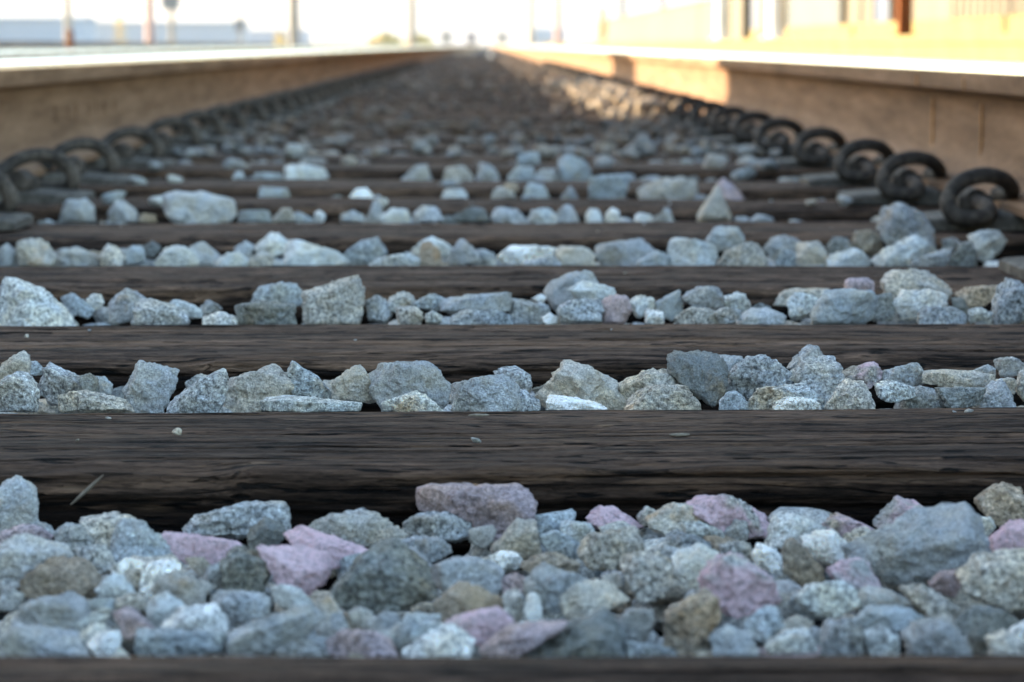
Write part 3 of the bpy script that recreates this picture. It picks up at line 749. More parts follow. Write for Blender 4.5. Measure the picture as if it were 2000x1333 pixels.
for i, (a, b) in enumerate(ties):
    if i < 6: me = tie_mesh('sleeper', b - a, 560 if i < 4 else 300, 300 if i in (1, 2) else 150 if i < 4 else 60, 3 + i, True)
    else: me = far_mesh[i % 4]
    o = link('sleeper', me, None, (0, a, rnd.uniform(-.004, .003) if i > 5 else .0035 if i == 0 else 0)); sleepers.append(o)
    if i < 5: lb = look[i]
    elif i < 20: lb = 'blurred brown sleeper, the %s one back from the bottom edge of the photo' % order[i]
    else: lb = 'far blurred sleeper running into the vanishing point of the track'
    tag(o, lb, 'railway sleeper', 'timber sleepers under the track')

# ------------------------------------------------------------------ rails
def rail_mesh(name, y0, y1, ny):
    h = [(.0760, .000), (.0760, .010), (.070, .0135), (.030, .024), (.0135, .040), (.0090, .062), (.0088, .100), (.0100, .122), (.0165, .1335),
         (.0335, .1395), (.0362, .1425), (.0366, .160), (.0366, .1685), (.0352, .1745), (.0315, .1795), (.0250, .1820), (.012, .1830)]
    pts = [(x, z) for x, z in h] + [(-x, z) for x, z in h[::-1]]
    ys = np.r_[np.linspace(y0, 12, 70), np.linspace(12, y1, ny)[1:]]
    P = np.array(pts); k = len(P)
    V = np.array([(x + (vnoise(np.array([y * 14]), np.array([z * 60]))[0] - .5) * .0008, y, z) for y in ys for x, z in pts])
    i = np.arange(len(ys) * k).reshape(len(ys), k)
    nx = np.roll(i, -1, axis=1)
    Q = np.stack([i[:-1].ravel(), i[1:].ravel(), nx[1:].ravel(), nx[:-1].ravel()], 1)
    zm = np.tile((P[:, 1] + np.roll(P[:, 1], -1)) / 2, len(ys) - 1)
    mi = (zm > .1645).astype(int)
    me = mesh_np(name, V, Q, [M['rail_rust'], M['polished']], True, mi)
    me.set_sharp_from_angle(angle=R(35))
    return me
RZ = .0205
rm = rail_mesh('rail', -1.5, 320, 60)
RX = .7535
for s_, nm, lb in ((-1, 'left', 'rusty brown rail on the left with a polished shining head, all in shade'),
                   (1, 'right', 'rail on the right with a polished head, its far part lit golden by the sun')):
    o = link('rail', rm, None, (s_ * RX, 0, RZ)); tag(o, lb, 'rail', 'rails of the track the camera stands in')
    if s_ == 1:
        for D, wd in ((4.19, .011), (3.78, .004)):
            q = MB()
            for z0, z1, x in ((.026, .124, .0105), ):
                q.box(-x - .0018 - (.012 if False else 0), -x + .004, D, D + wd, z0, z1)
            q.box(-.0385, -.034, D, D + wd, .1425, .160)
            r = q.build('weld_bead', M['weld'], o); r['label'] = 'orange rust streak of a weld on the rail web'
    else:
        for k, dx in enumerate((0, .035, .06, .10, .125, .15, .19)):
            y = 4.75 + dx * 4
            q = MB(); q.box(.0085, .0112, y, y + .02, .070, .098 - .006 * (k % 2))
            q.build('raised_mark', M['rail_rust'], o)
adj = MB()
for k, x in enumerate((-3.50, -4.935)):
    o = link('rail', rm, None, (x, 0, RZ - .03))
    tag(o, 'nearer rusty rail of the neighbouring track on the left' if k == 0 else 'further rusty rail of the neighbouring track on the left', 'rail', 'rails of the neighbouring track')

# ------------------------------------------------------------------ rail fastenings
def plate_parts():
    q = MB(); L = .132; b = len(q.v)
    prof = [(-.205, 0), (-.205, .010), (-.198, .0125), (-.10, .0195), (-.08, .0205), (.08, .0205), (.10, .0195), (.198, .0125), (.205, .010), (.205, 0)]
    for y in (-L / 2, -L / 2 + .004, L / 2 - .004, L / 2):
        for x, z in prof: q.v.append((x, y, z - (.003 if abs(y) == L / 2 and z > 0 else 0)))
    n = len(prof)
    for r_ in range(3):
        for i in range(n):
            j = (i + 1) % n; q.f.append([b + r_ * n + i, b + r_ * n + j, b + (r_ + 1) * n + j, b + (r_ + 1) * n + i][::-1])
    q.f.append([b + i for i in range(n)]); q.f.append([b + 3 * n + i for i in range(n)][::-1])
    plate = q.mesh('tie_plate', M['plate_iron'])
    s = MB()                                  # cast shoulder: two ears, a cap and the rod housing
    s.box(-.020, -.011, .000, .045, .018, .040, .004); s.box(.014, .023, .000, .045, .018, .040, .004)
    s.cyl(.002, .031, -.002, .046, .0165, .0165, 12, 'y')
    sh = s.mesh('shoulder', M['clip_iron'], True)
    h = MB(); h.cyl(0, 0, .012, .018, .022, .021, 14); h.cyl(0, 0, .018, .033, .0135, .0125, 6); h.cyl(0, 0, .033, .036, .0125, .009, 6)
    hd = h.mesh('screw_spike', M['clip_iron'])
    return plate, sh, hd
P_me, S_me, H_me = plate_parts()
cp = spline([(.050, .062, .038), (.053, .025, .038), (.049, -.015, .046), (.031, -.042, .0610), (.003, -.056, .0680), (-.026, -.060, .0615), (-.0435, -.064, .042),
             (-.041, -.071, .024), (-.024, -.076, .0165), (-.002, -.072, .0175), (.010, -.056, .0225), (.010, -.022, .030), (.006, .015, .033), (.004, .056, .033)], 6)
q = MB(); q.tube(cp, .0102, 12); clip_me = q.mesh('rail_clip', M['clip_iron'], True)
def ordn(i): return order[i] if i < 20 else str(i + 1) + 'th'
for i, (a, b) in enumerate(ties):
    c = (a + b) / 2
    if i == 0 or c > 26: continue
    for s_ in (-1, 1):
        side = 'left' if s_ < 0 else 'right'
        c = (a + b) / 2 + (.015 if s_ < 0 else 0)
        e = bpy.data.objects.new('tie_plate', None); col.objects.link(e); e.location = (s_ * RX, c, .001)
        far = i >= 20
        tag(e, ('iron plate under the %s rail, on the %s sleeper back from the bottom edge' % (side, ordn(i))) if not far else 'far blurred iron plate under a rail near the vanishing point', 'tie plate', 'iron plates under the rails')
        link('plate', P_me, e)
        for k in (-1, 1):
            link('shoulder', S_me, e, (k * .112, 0, 0), (0, 0, 0 if k < 0 else math.pi))
            if k == s_: link('screw_spike', H_me, e, (k * .165, .035, 0))
        for k in (-1, 1):                      # k: inner (towards the track centre) is -s_
            o = link('rail_clip', clip_me, None, (s_ * RX + k * (.126 if s_ < 0 else .116), c + rnd.uniform(-.006, .006), -.001), (rnd.uniform(-.03, .03), rnd.uniform(-.05, .05), (0 if k < 0 else math.pi) + rnd.uniform(-.10, .10)))
            inner = (k == -s_)
            if not far: lb = 'coiled steel clip on the %s foot of the %s rail, %s sleeper from the bottom' % ('inner' if inner else 'outer', side, ordn(i))
            else: lb = 'far blurred rail clip near the vanishing point of the track'
            tag(o, lb, 'rail clip', 'steel clips holding the rails')
# ------------------------------------------------------------------ stones
def ico(sub):
    t = (1 + 5 ** .5) / 2
    V = [(-1, t, 0), (1, t, 0), (-1, -t, 0), (1, -t, 0), (0, -1, t), (0, 1, t), (0, -1, -t), (0, 1, -t), (t, 0, -1), (t, 0, 1), (-t, 0, -1), (-t, 0, 1)]
    Fc = [(0, 11, 5), (0, 5, 1), (0, 1, 7), (0, 7, 10), (0, 10, 11), (1, 5, 9), (5, 11, 4), (11, 10, 2), (10, 7, 6), (7, 1, 8), (3, 9, 4), (3, 4, 2), (3, 2, 6), (3, 6, 8), (3, 8, 9), (4, 9, 5), (2, 4, 11), (6, 2, 10), (8, 6, 7), (9, 8, 1)]
    V = [Vector(v).normalized() for v in V]
    for _ in range(sub):
        c = {}; N = []
        def mid(a, b):
            k = (min(a, b), max(a, b))
            if k not in c: V.append(((V[a] + V[b]) / 2).normalized()); c[k] = len(V) - 1
            return c[k]
        for a, b, d in Fc:
            x, y, z = mid(a, b), mid(b, d), mid(d, a); N += [(a, x, z), (b, y, x), (d, z, y), (x, y, z)]
        Fc = N
    return np.array([tuple(v) for v in V]), np.array(Fc)
ICO = {k: ico(k) for k in (0, 1, 2, 3, 4)}
def hullshape(dirs, planes, p):
    n = np.array([a for a, h in planes]); h = np.array([h for a, h in planes])
    g = np.maximum(dirs @ n.T, 0) / h
    return (g ** p).sum(1) ** (-1 / p)
def rough(V, amp, fr, seed):
    out = V.copy(); o = Vector((seed * 1.7, seed * .9, seed * 2.3))
    for i, v in enumerate(V):
        p = Vector(v) * fr + o
        k = mnoise.noise(p) * .55 + mnoise.noise(p * 2.1) * .3 + (mnoise.noise(p * 4.7) * .22 if len(V) > 300 else 0)
        l = math.sqrt(v[0] ** 2 + v[1] ** 2 + v[2] ** 2) + 1e-9
        rg = abs(mnoise.noise(p * 1.3 + Vector((7, 3, 1)))) * 1.1 + abs(mnoise.noise(p * 2.9)) * .5
        out[i] = v * (1 + amp * (k + .25 - rg) / l)
    return out
def rand_stone(seed, sub):
    r = random.Random(seed); pl = []
    for _ in range(r.randint(9, 13)):
        d = Vector((r.gauss(0, 1), r.gauss(0, 1), r.gauss(0, 1))).normalized(); pl.append((tuple(d), r.uniform(.55, 1.0)))
    for d in ((1, 0, 0), (-1, 0, 0), (0, 1, 0), (0, -1, 0), (0, 0, 1), (0, 0, -1)): pl.append((d, 1.0))
    dr, Fc = ICO[sub]
    V = dr * hullshape(dr, pl, 30)[:, None]
    V = rough(V, .10, 2.2, seed)
    V = V * np.array([r.uniform(.85, 1.25), r.uniform(.7, 1.0), r.uniform(.5, .8)])
    a = r.random() * 6.28; c, s = math.cos(a), math.sin(a)
    V = V @ np.array([[c, s, 0], [-s, c, 0], [0, 0, 1]])
    V -= (V.max(0) + V.min(0)) / 2
    return V / np.abs(V[:, :2]).max(), Fc
PAL = {'g': ((.272, .284, .294), (.34, .342, .342)), 'b': ((.255, .28, .298), (.31, .335, .348)), 'd': ((.135, .142, .14), (.185, .19, .18)),
       'l': ((.40, .42, .42), (.45, .455, .44)), 'w': ((.56, .56, .55), (.66, .65, .62)), 't': ((.335, .315, .285), (.40, .37, .325)),
       'n': ((.21, .18, .145), (.30, .245, .19)), 'm': ((.28, .225, .235), (.36, .29, .30)), 'p': ((.45, .33, .36), (.48, .36, .39)), 'q': ((.28, .275, .27), (.33, .32, .31))}
def colour(code, r):
    a, b = PAL[code]; t = r.random(); k = r.uniform(.88, 1.14) * 1.60
    al = {'p': 1.0, 'q': .53, 'm': .0}.get(code, 0.0)
    return tuple((x + (y - x) * t) * k for x, y in zip(a, b)) + (al,)

def convex(pts):
    pts = sorted(set(pts))
    def half(ps):
        h = []
        for p in ps:
            while len(h) > 1 and (h[-1][0] - h[-2][0]) * (p[1] - h[-2][1]) - (h[-1][1] - h[-2][1]) * (p[0] - h[-2][0]) <= 0: h.pop()
            h.append(p)
        return h[:-1]
    return half(pts) + half(pts[::-1])
n_stone = 0
hand = []                                     # footprints of the placed stones, for the filler
def place(tile, code, D, pts, seed, hero):
    global n_stone
    ox, oy, s = TILE[tile]; r = random.Random(seed)
    W = []
    for p in pts.split():
        a, b = p.split(','); v = at(ox + float(a) / s, oy + float(b) / s, D); W.append((v.x, v.z))
    W = convex(W)
    x0, x1 = min(p[0] for p in W), max(p[0] for p in W); z0, z1 = min(p[1] for p in W), max(p[1] for p in W)
    cx, cz = (x0 + x1) / 2, (z0 + z1) / 2; wd, ht = x1 - x0, z1 - z0
    cx = .5 * cx + .5 * sum(p[0] for p in W) / len(W); cz = .5 * cz + .5 * sum(p[1] for p in W) / len(W)
    dy = min(.5 * math.sqrt(wd * ht) * r.uniform(.85, 1.15), .030 if D < 2.6 else .04)
    pl = []
    for i, p in enumerate(W):
        q_ = W[(i + 1) % len(W)]
        ex, ez = q_[0] - p[0], q_[1] - p[1]; l = math.hypot(ex, ez)
        if l < 1e-4: continue
        n = (ez / l, -ex / l); h = n[0] * (p[0] - cx) + n[1] * (p[1] - cz)
        ty = r.uniform(-.45, .20) if n[1] > .3 else r.uniform(-.3, .3)   # upper faces mostly lean back towards the camera side
        m = math.sqrt(1 + ty * ty)
        pl.append(((n[0] / m, ty / m, n[1] / m), max(h, .0035) / m * (1 + abs(ty) * .10)))
    for k in range(r.randint(3, 4)):          # front and back fracture faces
        a = r.uniform(-.75, .75); b = r.uniform(-.35, .8); v = Vector((a, -1, b)).normalized(); pl.append((tuple(v), dy * r.uniform(.62, 1.0)))
    for k in range(2):
        v = Vector((r.uniform(-.5, .5), 1, r.uniform(-.3, .5))).normalized(); pl.append((tuple(v), dy * r.uniform(.7, 1.0)))
    sub = 4 if (hero and wd / D * F > 62) else 3
    dr, Fc = ICO[sub]
    size = .5 * math.sqrt(wd * ht)
    # spread the sample directions to follow the elongated shape
    dd = dr * np.array([wd, 2 * dy, ht]); dd /= np.linalg.norm(dd, axis=1)[:, None]
    V = dd * (hullshape(dd, pl, 60) * 1.015)[:, None]
    V = rough(V / size, .19, 2.2, seed) * size
    me = mesh_np('stone', V, Fc, [M['stone']], True)
    key = (tile, pts.split()[0])
    o = link('stone', me, None if key in NAMED else bed, (cx, D, cz))
    if key in NAMED: tag(o, NAMED[key], 'stone', 'ballast stones between the sleepers')
    if code == 'p': o['colour_note'] = 'pink'
    o.color = colour(code, r)
    n_stone += 1
    hand.append((cx, D, wd / 2, dy, cz - ht / 2, cz + ht / 2))
    return o
k = 0
for ln in GAP0.split('\n'):
    t, c, pts = ln.split(' ', 2); k += 1
    ox, oy, s = TILE[t]; yb = oy + max(float(p.split(',')[1]) for p in pts.split()) / s; yt = oy + min(float(p.split(',')[1]) for p in pts.split()) / s
    D = dist(min(yb, 1275) - .12 * (yb - yt), -.030)
    D = min(D, ties[1][0] - .018)
    D = max(D, ties[0][1] + .025)
    place(t, c, D, pts, 100 + k, True)
for gi, src in ((1, GAP1), (2, GAP2), (3, GAP3), (4, GAP4), (5, GAP5), (6, GAP6)):
    f0, f1 = ties[gi][1], ties[gi + 1][0]; g = f1 - f0
    for ln in src.split('\n'):
        t, c, row, pts = ln.split(' ', 3); k += 1
        D = f0 + g * {'f': .20, 'm': .50, 'b': .80}[row] + rnd.uniform(-.012, .012)
        D = min(max(D, f0 + .026), f1 - .024)
        place(t, c, D, pts, 100 + k, gi == 1)
for ln in LOOSE.split('\n'):
    t, c, D, pts = ln.split(' ', 3); k += 1
    place(t, c, float(D), pts, 100 + k, False)
print('stones placed', n_stone)

# filler stones: dropped one by one on a height map so that they rest on each other
cell = .004
gx0, gx1, gy0, gy1 = -1.3, 1.3, ties[0][0] - .3, ties[7][1]
nxg, nyg = int((gx1 - gx0) / cell), int((gy1 - gy0) / cell)
HM = np.full((nxg, nyg), -.075)
for a, b in ties[:9]:
    i0, i1 = int((a - gy0) / cell), int((b - gy0) / cell) + 1
    if i1 > 0: HM[:, max(i0, 0):i1] = np.maximum(HM[:, max(i0, 0):i1], 0.0)
for s_ in (-1, 1):
    a = int((s_ * RX - .08 - gx0) / cell); b = int((s_ * RX + .08 - gx0) / cell); HM[a:b, :] = .2
TIEM = HM > -.01
base = {s: [rand_stone(500 + i, s) for i in range(26)] for s in (1, 2)}
prof = []
for V, Fc in base[2]:
    prof.append((V, ))
pieces = []
def stamp(V, sz):
    """coarse top and bottom height of a stone on the grid"""
    P = V * sz; n = int(math.ceil(sz / cell)) + 1
    ix = np.rint(P[:, 0] / cell).astype(int) + n; iy = np.rint(P[:, 1] / cell).astype(int) + n
    top = np.full((2 * n + 1, 2 * n + 1), -9.0); bot = np.full_like(top, 9.0)
    np.maximum.at(top, (ix, iy), P[:, 2]); np.minimum.at(bot, (ix, iy), P[:, 2])
    ok = (top > -8); return n, ok, top, bot
def target(x, y):
    vis = abs(x - CX) < .02 + .20 * y
    if y < ties[1][0]: return -.017 if vis else -.010
    if y < ties[4][0]: return (-.019 if y < ties[2][0] else -.014 if y < ties[3][0] else -.010) if vis else -.010
    return -.003
cnt = 0; fails = 0
for it in range(19000):
    y = rnd.uniform(gy0 + .04, gy1 - .04); x = rnd.uniform(gx0 + .05, gx1 - .05)
    if abs(x) > .65 and it % 3: continue
    sz = rnd.uniform(.012, .024) if rnd.random() < .6 else rnd.uniform(.005, .012)
    bi = rnd.randrange(26); V = base[2][bi][0]
    ang = rnd.choice((0, 1, 2, 3)); Rm = [(1, 0), (0, 1), (-1, 0), (0, -1)][ang]
    VR = V @ np.array([[Rm[0], Rm[1], 0], [-Rm[1], Rm[0], 0], [0, 0, 1]])
    n, ok, top, bot = stamp(VR, sz)
    best = None
    for _ in range(5):
        xx = x + rnd.uniform(-.03, .03); yy = y + rnd.uniform(-.03, .03)
        i, j = int((xx - gx0) / cell), int((yy - gy0) / cell)
        if i - n < 0 or j - n < 0 or i + n >= nxg or j + n >= nyg: continue
        sub_ = HM[i - n:i + n + 1, j - n:j + n + 1]
        zz = np.quantile((sub_ - bot)[ok], .96)
        if best is None or zz < best[0]: best = (zz, i, j)
    if best is None: continue
    z, i, j = best; x = gx0 + (i + .5) * cell; y = gy0 + (j + .5) * cell
    if z + VR[:, 2].max() * sz > target(x, y): continue
    sub_ = HM[i - n:i + n + 1, j - n:j + n + 1]; sub_[ok] = np.maximum(sub_[ok], z + top[ok])
    pieces.append((bi, ang, sz, x, y, z)); cnt += 1
print('filler', cnt)
for i_ in range(1, 6):                         # grit and chips lying on the sleepers
    for _ in range(9):
        sz = rnd.choice((.0012, .0016, .002, .003)) 
        yy = ties[i_][1] - .008 - (ties[i_][1] - ties[i_][0] - .02) * rnd.random() ** 1.6
        pieces.append((rnd.randrange(26), 0, sz, rnd.uniform(-.62, .62), yy, sz * .4))
# the further ballast: scattered over the track, lying on sleepers too
def tie_z(y):
    for a, b in ties:
        if a - .01 < y < b + .01: return 0.0
        if y < a: return -.03
    return -.03
far = []
def scatter(n, x0, x1, y0, y1, s0, s1, on_tie=.35):
    for _ in range(n):
        y = y0 + (y1 - y0) * rnd.random(); x = rnd.uniform(x0, x1)
        tz = tie_z(y)
        if tz == 0 and rnd.random() > on_tie * (1.2 if abs(x) > .35 else .75): continue
        sz = rnd.uniform(s0, s1)
        far.append((rnd.randrange(26), rnd.random() * 6.28, sz, x, y, tz + (sz * .45 if tz == 0 else rnd.uniform(-.024, .016) if y < 8 else rnd.uniform(-.034, .012))))
scatter(560, -.60, .60, ties[4][1] + .01, ties[7][0], .008, .017, .02)
scatter(60, -.52, .52, ties[6][0], ties[8][0], .012, .022, .10)
scatter(3800, -.64, .64, ties[7][1], 7.4, .010, .024, .16); scatter(500, .2, .64, ties[6][1], 7.2, .012, .024, .30); scatter(120, -.62, -.3, ties[4][1], 7.2, .012, .022, .2); scatter(3600, -.64, .64, 7.2, 12, .013, .022, .12)
scatter(9000, -.64, .64, 12, 44, .018, .030, .30)
scatter(2600, .85, 2.2, 1.0, 20, .016, .03, .2); scatter(2600, -2.2, -.85, 1.0, 20, .016, .03, .2)
for _ in range(300):                          # stones heaped up against the right rail
    y = 8.2 + 6 * rnd.random(); x = rnd.uniform(.42, .66); sz = rnd.uniform(.018, .030)
    far.append((rnd.randrange(26), rnd.random() * 6.28, sz, x, y, rnd.uniform(0, .05) * min(1, (x - .30) * 5)))
codes = 'gggggbbbttlldnggt'
def join(name, items, sub, rot4):
    r = random.Random(5); VV = []; FF = []; CC = []; off = 0
    for it in items:
        bi, ang, sz, x, y, z = it
        V, Fc = base[sub][bi] if sub in base else (None, None)
        a = ang * math.pi / 2 if rot4 else ang; c, s = math.cos(a), math.sin(a)
        P = V @ np.array([[c, s, 0], [-s, c, 0], [0, 0, 1]]) * sz + np.array([x, y, z])
        VV.append(P); FF.append(Fc + off); off += len(P)
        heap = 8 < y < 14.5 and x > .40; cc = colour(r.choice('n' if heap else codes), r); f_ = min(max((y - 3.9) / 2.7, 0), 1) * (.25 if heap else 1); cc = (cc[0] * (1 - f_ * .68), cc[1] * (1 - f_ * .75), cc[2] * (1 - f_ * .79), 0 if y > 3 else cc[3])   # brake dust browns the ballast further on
        CC.append(np.tile(np.array(cc), (len(P), 1)))
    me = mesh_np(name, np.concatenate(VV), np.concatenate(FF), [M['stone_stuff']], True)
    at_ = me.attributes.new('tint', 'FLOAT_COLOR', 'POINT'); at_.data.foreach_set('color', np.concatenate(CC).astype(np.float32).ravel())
    o = link(name, me, bed); o['kind'] = 'stuff'; return o
base[0] = [rand_stone(500 + i, 0) for i in range(26)]
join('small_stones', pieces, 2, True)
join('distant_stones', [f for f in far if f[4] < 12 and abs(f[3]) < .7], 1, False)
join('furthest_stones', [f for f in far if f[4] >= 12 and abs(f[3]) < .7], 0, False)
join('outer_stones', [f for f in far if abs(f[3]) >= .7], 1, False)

# ------------------------------------------------------------------ small things lying on the sleepers and stones
def shard(name, p, L, W_, H_, ang, mat, label, cat, group=None, pitch=0):
    r = random.Random(name + label); V = []; n = 7
    for i in range(n):
        t = i / (n - 1); k = math.sin(math.pi * (t * .9 + .05)) ** .6
        for j in range(5):
            a = j * 2 * math.pi / 5
            V.append(((t - .5) * L, math.cos(a) * W_ / 2 * k * r.uniform(.7, 1.2), math.sin(a) * H_ / 2 * k * r.uniform(.7, 1.2)))
    Fq = [(i * 5 + j, i * 5 + (j + 1) % 5, (i + 1) * 5 + (j + 1) % 5, (i + 1) * 5 + j) for i in range(n - 1) for j in range(5)]
    me = mesh_np(name, np.array(V), np.array(Fq), [mat], True)
    o = link(name, me, None, p, (0, pitch, ang)); return tag(o, label, cat, group)
tw = at(170, 957, ties[1][0] - .012)
shard('twig', tw, .024, .0022, .0022, R(4), M['twig'], 'thin grey dry twig leaning against the black sleeper face at the left', 'twig', pitch=-R(42))
for i, (px, lb) in enumerate(((848, 'leftmost orange splinter on the flat-topped mauve stone'), (878, 'middle orange splinter on the flat-topped mauve stone'), (922, 'rightmost orange splinter on the flat-topped mauve stone'))):
    shard('wood_splinter', at(px, 949, ties[1][0] - .004), .0085, .003, .0024, 0, M['splinter'], lb, 'splinter', 'orange splinters above the mauve stone')
for px, py, L, lb in ((1327, 852, .012, 'small pale wood chip on the sharp front sleeper, right of centre'), (935, 814, .013, 'small pale wood chip near the back edge of the sharp front sleeper')):
    shard('wood_chip', at(px, py, dist(py)) + Vector((0, 0, .0008)), L, .006, .002, .1, plain('pale_chip', (.20, .17, .13), .5, .9, 300) if 'pale_chip' not in bpy.data.materials else bpy.data.materials['pale_chip'], lb, 'wood chip', 'pale chips on the front sleeper')
q = MB(); q.cyl(0, 0, 0, .09, .028, .036, 14); q.cyl(0, 0, .09, .094, .038, .038, 14)
cup = q.build('paper_cup', M['white'], None, (.14, 43, .01)); tag(cup, 'tiny white cup-like speck of litter between the rails near the vanishing point', 'cup')
# ------------------------------------------------------------------ platform and building on the right
def up(py, D): return CH + (88 - py) / F * D
e = bpy.data.objects.new('station_platform', None); col.objects.link(e); e.location = (3.2, 2, -.2)
tag(e, 'low sunlit concrete platform running along the right side', 'platform')
q = MB(); 
for k in range(30): q.box(.03, 9, 2.2 + k * 4, 6.19 + k * 4, 0, .42)
def child(mb, name, mat, e): 
    o = mb.build(name, mat, e); return o
PH = CH + .07 + .2                             # platform height over the yard ground
for k in range(34):
    q = MB(); q.box(.03, 9, k * 4, k * 4 + 3.99, 0, PH - .06); child(q, 'wall_panel', M['concrete'], e)
    q = MB(); q.box(0, .5, k * 4, k * 4 + 3.99, PH - .058, PH); child(q, 'edge_slab', M['concrete'], e)
q = MB(); q.box(.503, 9, 0, 135.9, PH - .058, PH - .004); child(q, 'paving', M['concrete'], e)
GZ = PH - .2
b = bpy.data.objects.new('platform_building', None); col.objects.link(b); b.location = (5.6, 9, GZ)
tag(b, 'long cream clad building on the right with a grey shutter and a blue-grey door', 'building')
def Dx(px, X): return (X - CX) * F / (px - 945)
BX = 5.6
q = MB(); q.box(.1, 6, 0, 46, 0, 4.2); child(q, 'wall', M['cream'], b)
q = MB(); q.box(-1.5, 6.2, -.3, 46.3, 4.2, 4.4); child(q, 'roof', M['dark'], b)
q = MB()
D = 0.2
while D < 23:                                  # vertical cladding ribs
    q = MB(); q.box(.04, .1, D, D + .32, .25, 4.19); child(q, 'cladding_panel', M['cream'], b); D += .44
q = MB(); q.box(-.02, .1, 0, 46, 0, .24); child(q, 'plinth', M['concrete'], b)
def openp(px0, px1, name, mat, z0=.25, z1=3.0):
    a, c = Dx(px1, BX) - 9, Dx(px0, BX) - 9
    q = MB(); q.box(.03, .098, a, c, z0, z1); o = child(q, name, mat, b)
    q = MB(); q.box(.0, .09, a - .12, a - .002, z0, z1 + .12).box(.0, .09, c + .002, c + .12, z0, z1 + .12).box(.0, .09, a, c, z1 + .002, z1 + .12)
    q.build('frame', M['cream'], o)
    return o
openp(1530, 1635, 'roller_shutter', M['grey_door'])
openp(1700, 1730, 'door', M['blue_grey'])
def post(name, px, X, wpx, mat, label, cat, group=None, z0=GZ, h=4.0, rnd_=True):
    D = Dx(px, X); r = wpx / F * D / 2
    o = bpy.data.objects.new(name, None); col.objects.link(o); o.location = (X, D, z0)
    q = MB()
    if rnd_: q.cyl(0, 0, 0, h, r, r, 16)
    else: q.box(-r, r, -r, r, 0, h)
    q.build('shaft', mat, o, smooth=rnd_)
    q = MB(); q.box(-r * 1.5, r * 1.5, -r * 1.5, r * 1.5, -.001, .05); q.build('base_plate', mat, o)
    return tag(o, label, cat, group)
post('platform_column', 1762, 4.6, 27, M['orange'], 'orange-brown square steel column before the cream wall', 'column', rnd_=False)
post('platform_column', 1513, 4.5, 36, M['white'], 'right one of two bright white round columns on the platform', 'column', 'white round columns on the platform')
post('platform_column', 1408, 4.5, 30, M['white'], 'left one of two bright white round columns on the platform', 'column', 'white round columns on the platform')
o = bpy.data.objects.new('boundary_wall', None); col.objects.link(o); o.location = (5.6, 57, GZ)
tag(o, 'low pale wall running from the building towards the vanishing point', 'wall')
for k in range(20):
    q = MB(); q.box(0, .2, k * 3.6, k * 3.6 + 3.59, 0, 1.0); child(q, 'wall_panel', M['cream'], o)
    q = MB(); q.box(-.04, .24, k * 3.6, k * 3.6 + 3.59, 1.002, 1.06); child(q, 'coping', M['cream'], o)

# ------------------------------------------------------------------ left: kerb, long shed, masts
e = bpy.data.objects.new('yard_kerb', None); col.objects.link(e); e.location = (-7.5, 8, -.2)
tag(e, 'long low brownish kerb beyond the neighbouring track on the left', 'kerb')
for k in range(40):
    q = MB(); q.box(-.3, 0, k * 5, k * 5 + 4.98, 0, .2 + CH + .05); child(q, 'kerb_stone', M['ground'], e)
def shed(name, px0, px1, ptop, D, mat, label, depth=12, cat='warehouse'):
    X0 = CX + (px0 - 945) / F * D; X1 = CX + (px1 - 945) / F * D; z = up(ptop, D) + .2
    e = bpy.data.objects.new(name, None); col.objects.link(e); e.location = (X0, D, -.2)
    tag(e, label, cat)
    L = X1 - X0; n = max(2, int(L / 5))
    q = MB(); q.box(.0, L, .12, depth, 0, z * .93); child(q, 'wall', mat, e)
    for k in range(n):
        q = MB(); q.box(k * L / n, (k + 1) * L / n - .04, 0, .118, 0, z * .92); child(q, 'wall_panel', mat, e)
    q = MB(); b = len(q.v)
    q.v += [(-.3, -.4, z * .935), (L + .3, -.4, z * .935), (L + .3, depth + .4, z * .935), (-.3, depth + .4, z * .935), (-.3, depth / 2, z), (L + .3, depth / 2, z)]
    q.f += [[0, 1, 5, 4], [2, 3, 4, 5], [1, 2, 5], [3, 0, 4], [3, 2, 1, 0]]
    child(q, 'roof', mat, e)
    return e
shed('warehouse', -260, 165, 32, 300, M['pale_blue'], 'long pale blue warehouse, the bluest, at the left edge beyond the tracks')
shed('warehouse', 150, 475, 41, 380, plain('light_blue_cladding', (.31, .37, .46), .1), 'light grey-blue warehouse right of the bluest one, with a low roof')
shed('warehouse', 450, 600, 58, 460, plain('hazy_blue_cladding', (.33, .39, .50), .1), 'smallest hazy blue warehouse, furthest right of the three')
def mast(name, px, wpx, D, mat, label, cat, top=7.0, pb=None, arm=None):
    X = CX + (px - 945) / F * D; r = wpx / F * D / 2
    o = bpy.data.objects.new(name, None); col.objects.link(o); o.location = (X, D, -.2)
    q = MB(); q.cyl(0, 0, 0, top, r, r * .8, 12); q.build('shaft', mat, o, smooth=True)
    if arm:
        z = up(arm[0], D) + .2; z1 = z + arm[1]
        q = MB(); q.box(-arm[2] / 2, arm[2] / 2, -r - .25, -r - .01, z, z1); q.build('signal_box' if name == 'signal_mast' else 'cabinet', M['dark'], o)
    else:
        q = MB(); q.box(-.8, .8, -.06, .06, top - .4, top - .28); q.build('crossarm', mat, o)
    return tag(o, label, cat, 'poles and masts standing beyond the tracks')
mast('utility_pole', 140, 15, 120, M['grey_pole'], 'thin grey pole behind the bluest warehouse front at the far left', 'pole')
mast('utility_pole', 298, 18, 60, M['red_pole'], 'rusty reddish mast in front of the light blue warehouse', 'pole')
mast('signal_mast', 341, 11, 90, M['grey_pole'], 'thin signal mast with a dark box high up, left of centre', 'signal', arm=(20, 1.1, .6))
mast('signal_mast', 473, 5, 110, M['grey_pole'], 'thin short-looking mast with a dark box low down, between two warehouses', 'signal', 3.0, arm=(62, .50, .38))
mast('utility_pole', 577, 22, 75, M['grey_pole'], 'thickest grey-brown pole left of the vanishing point', 'pole')
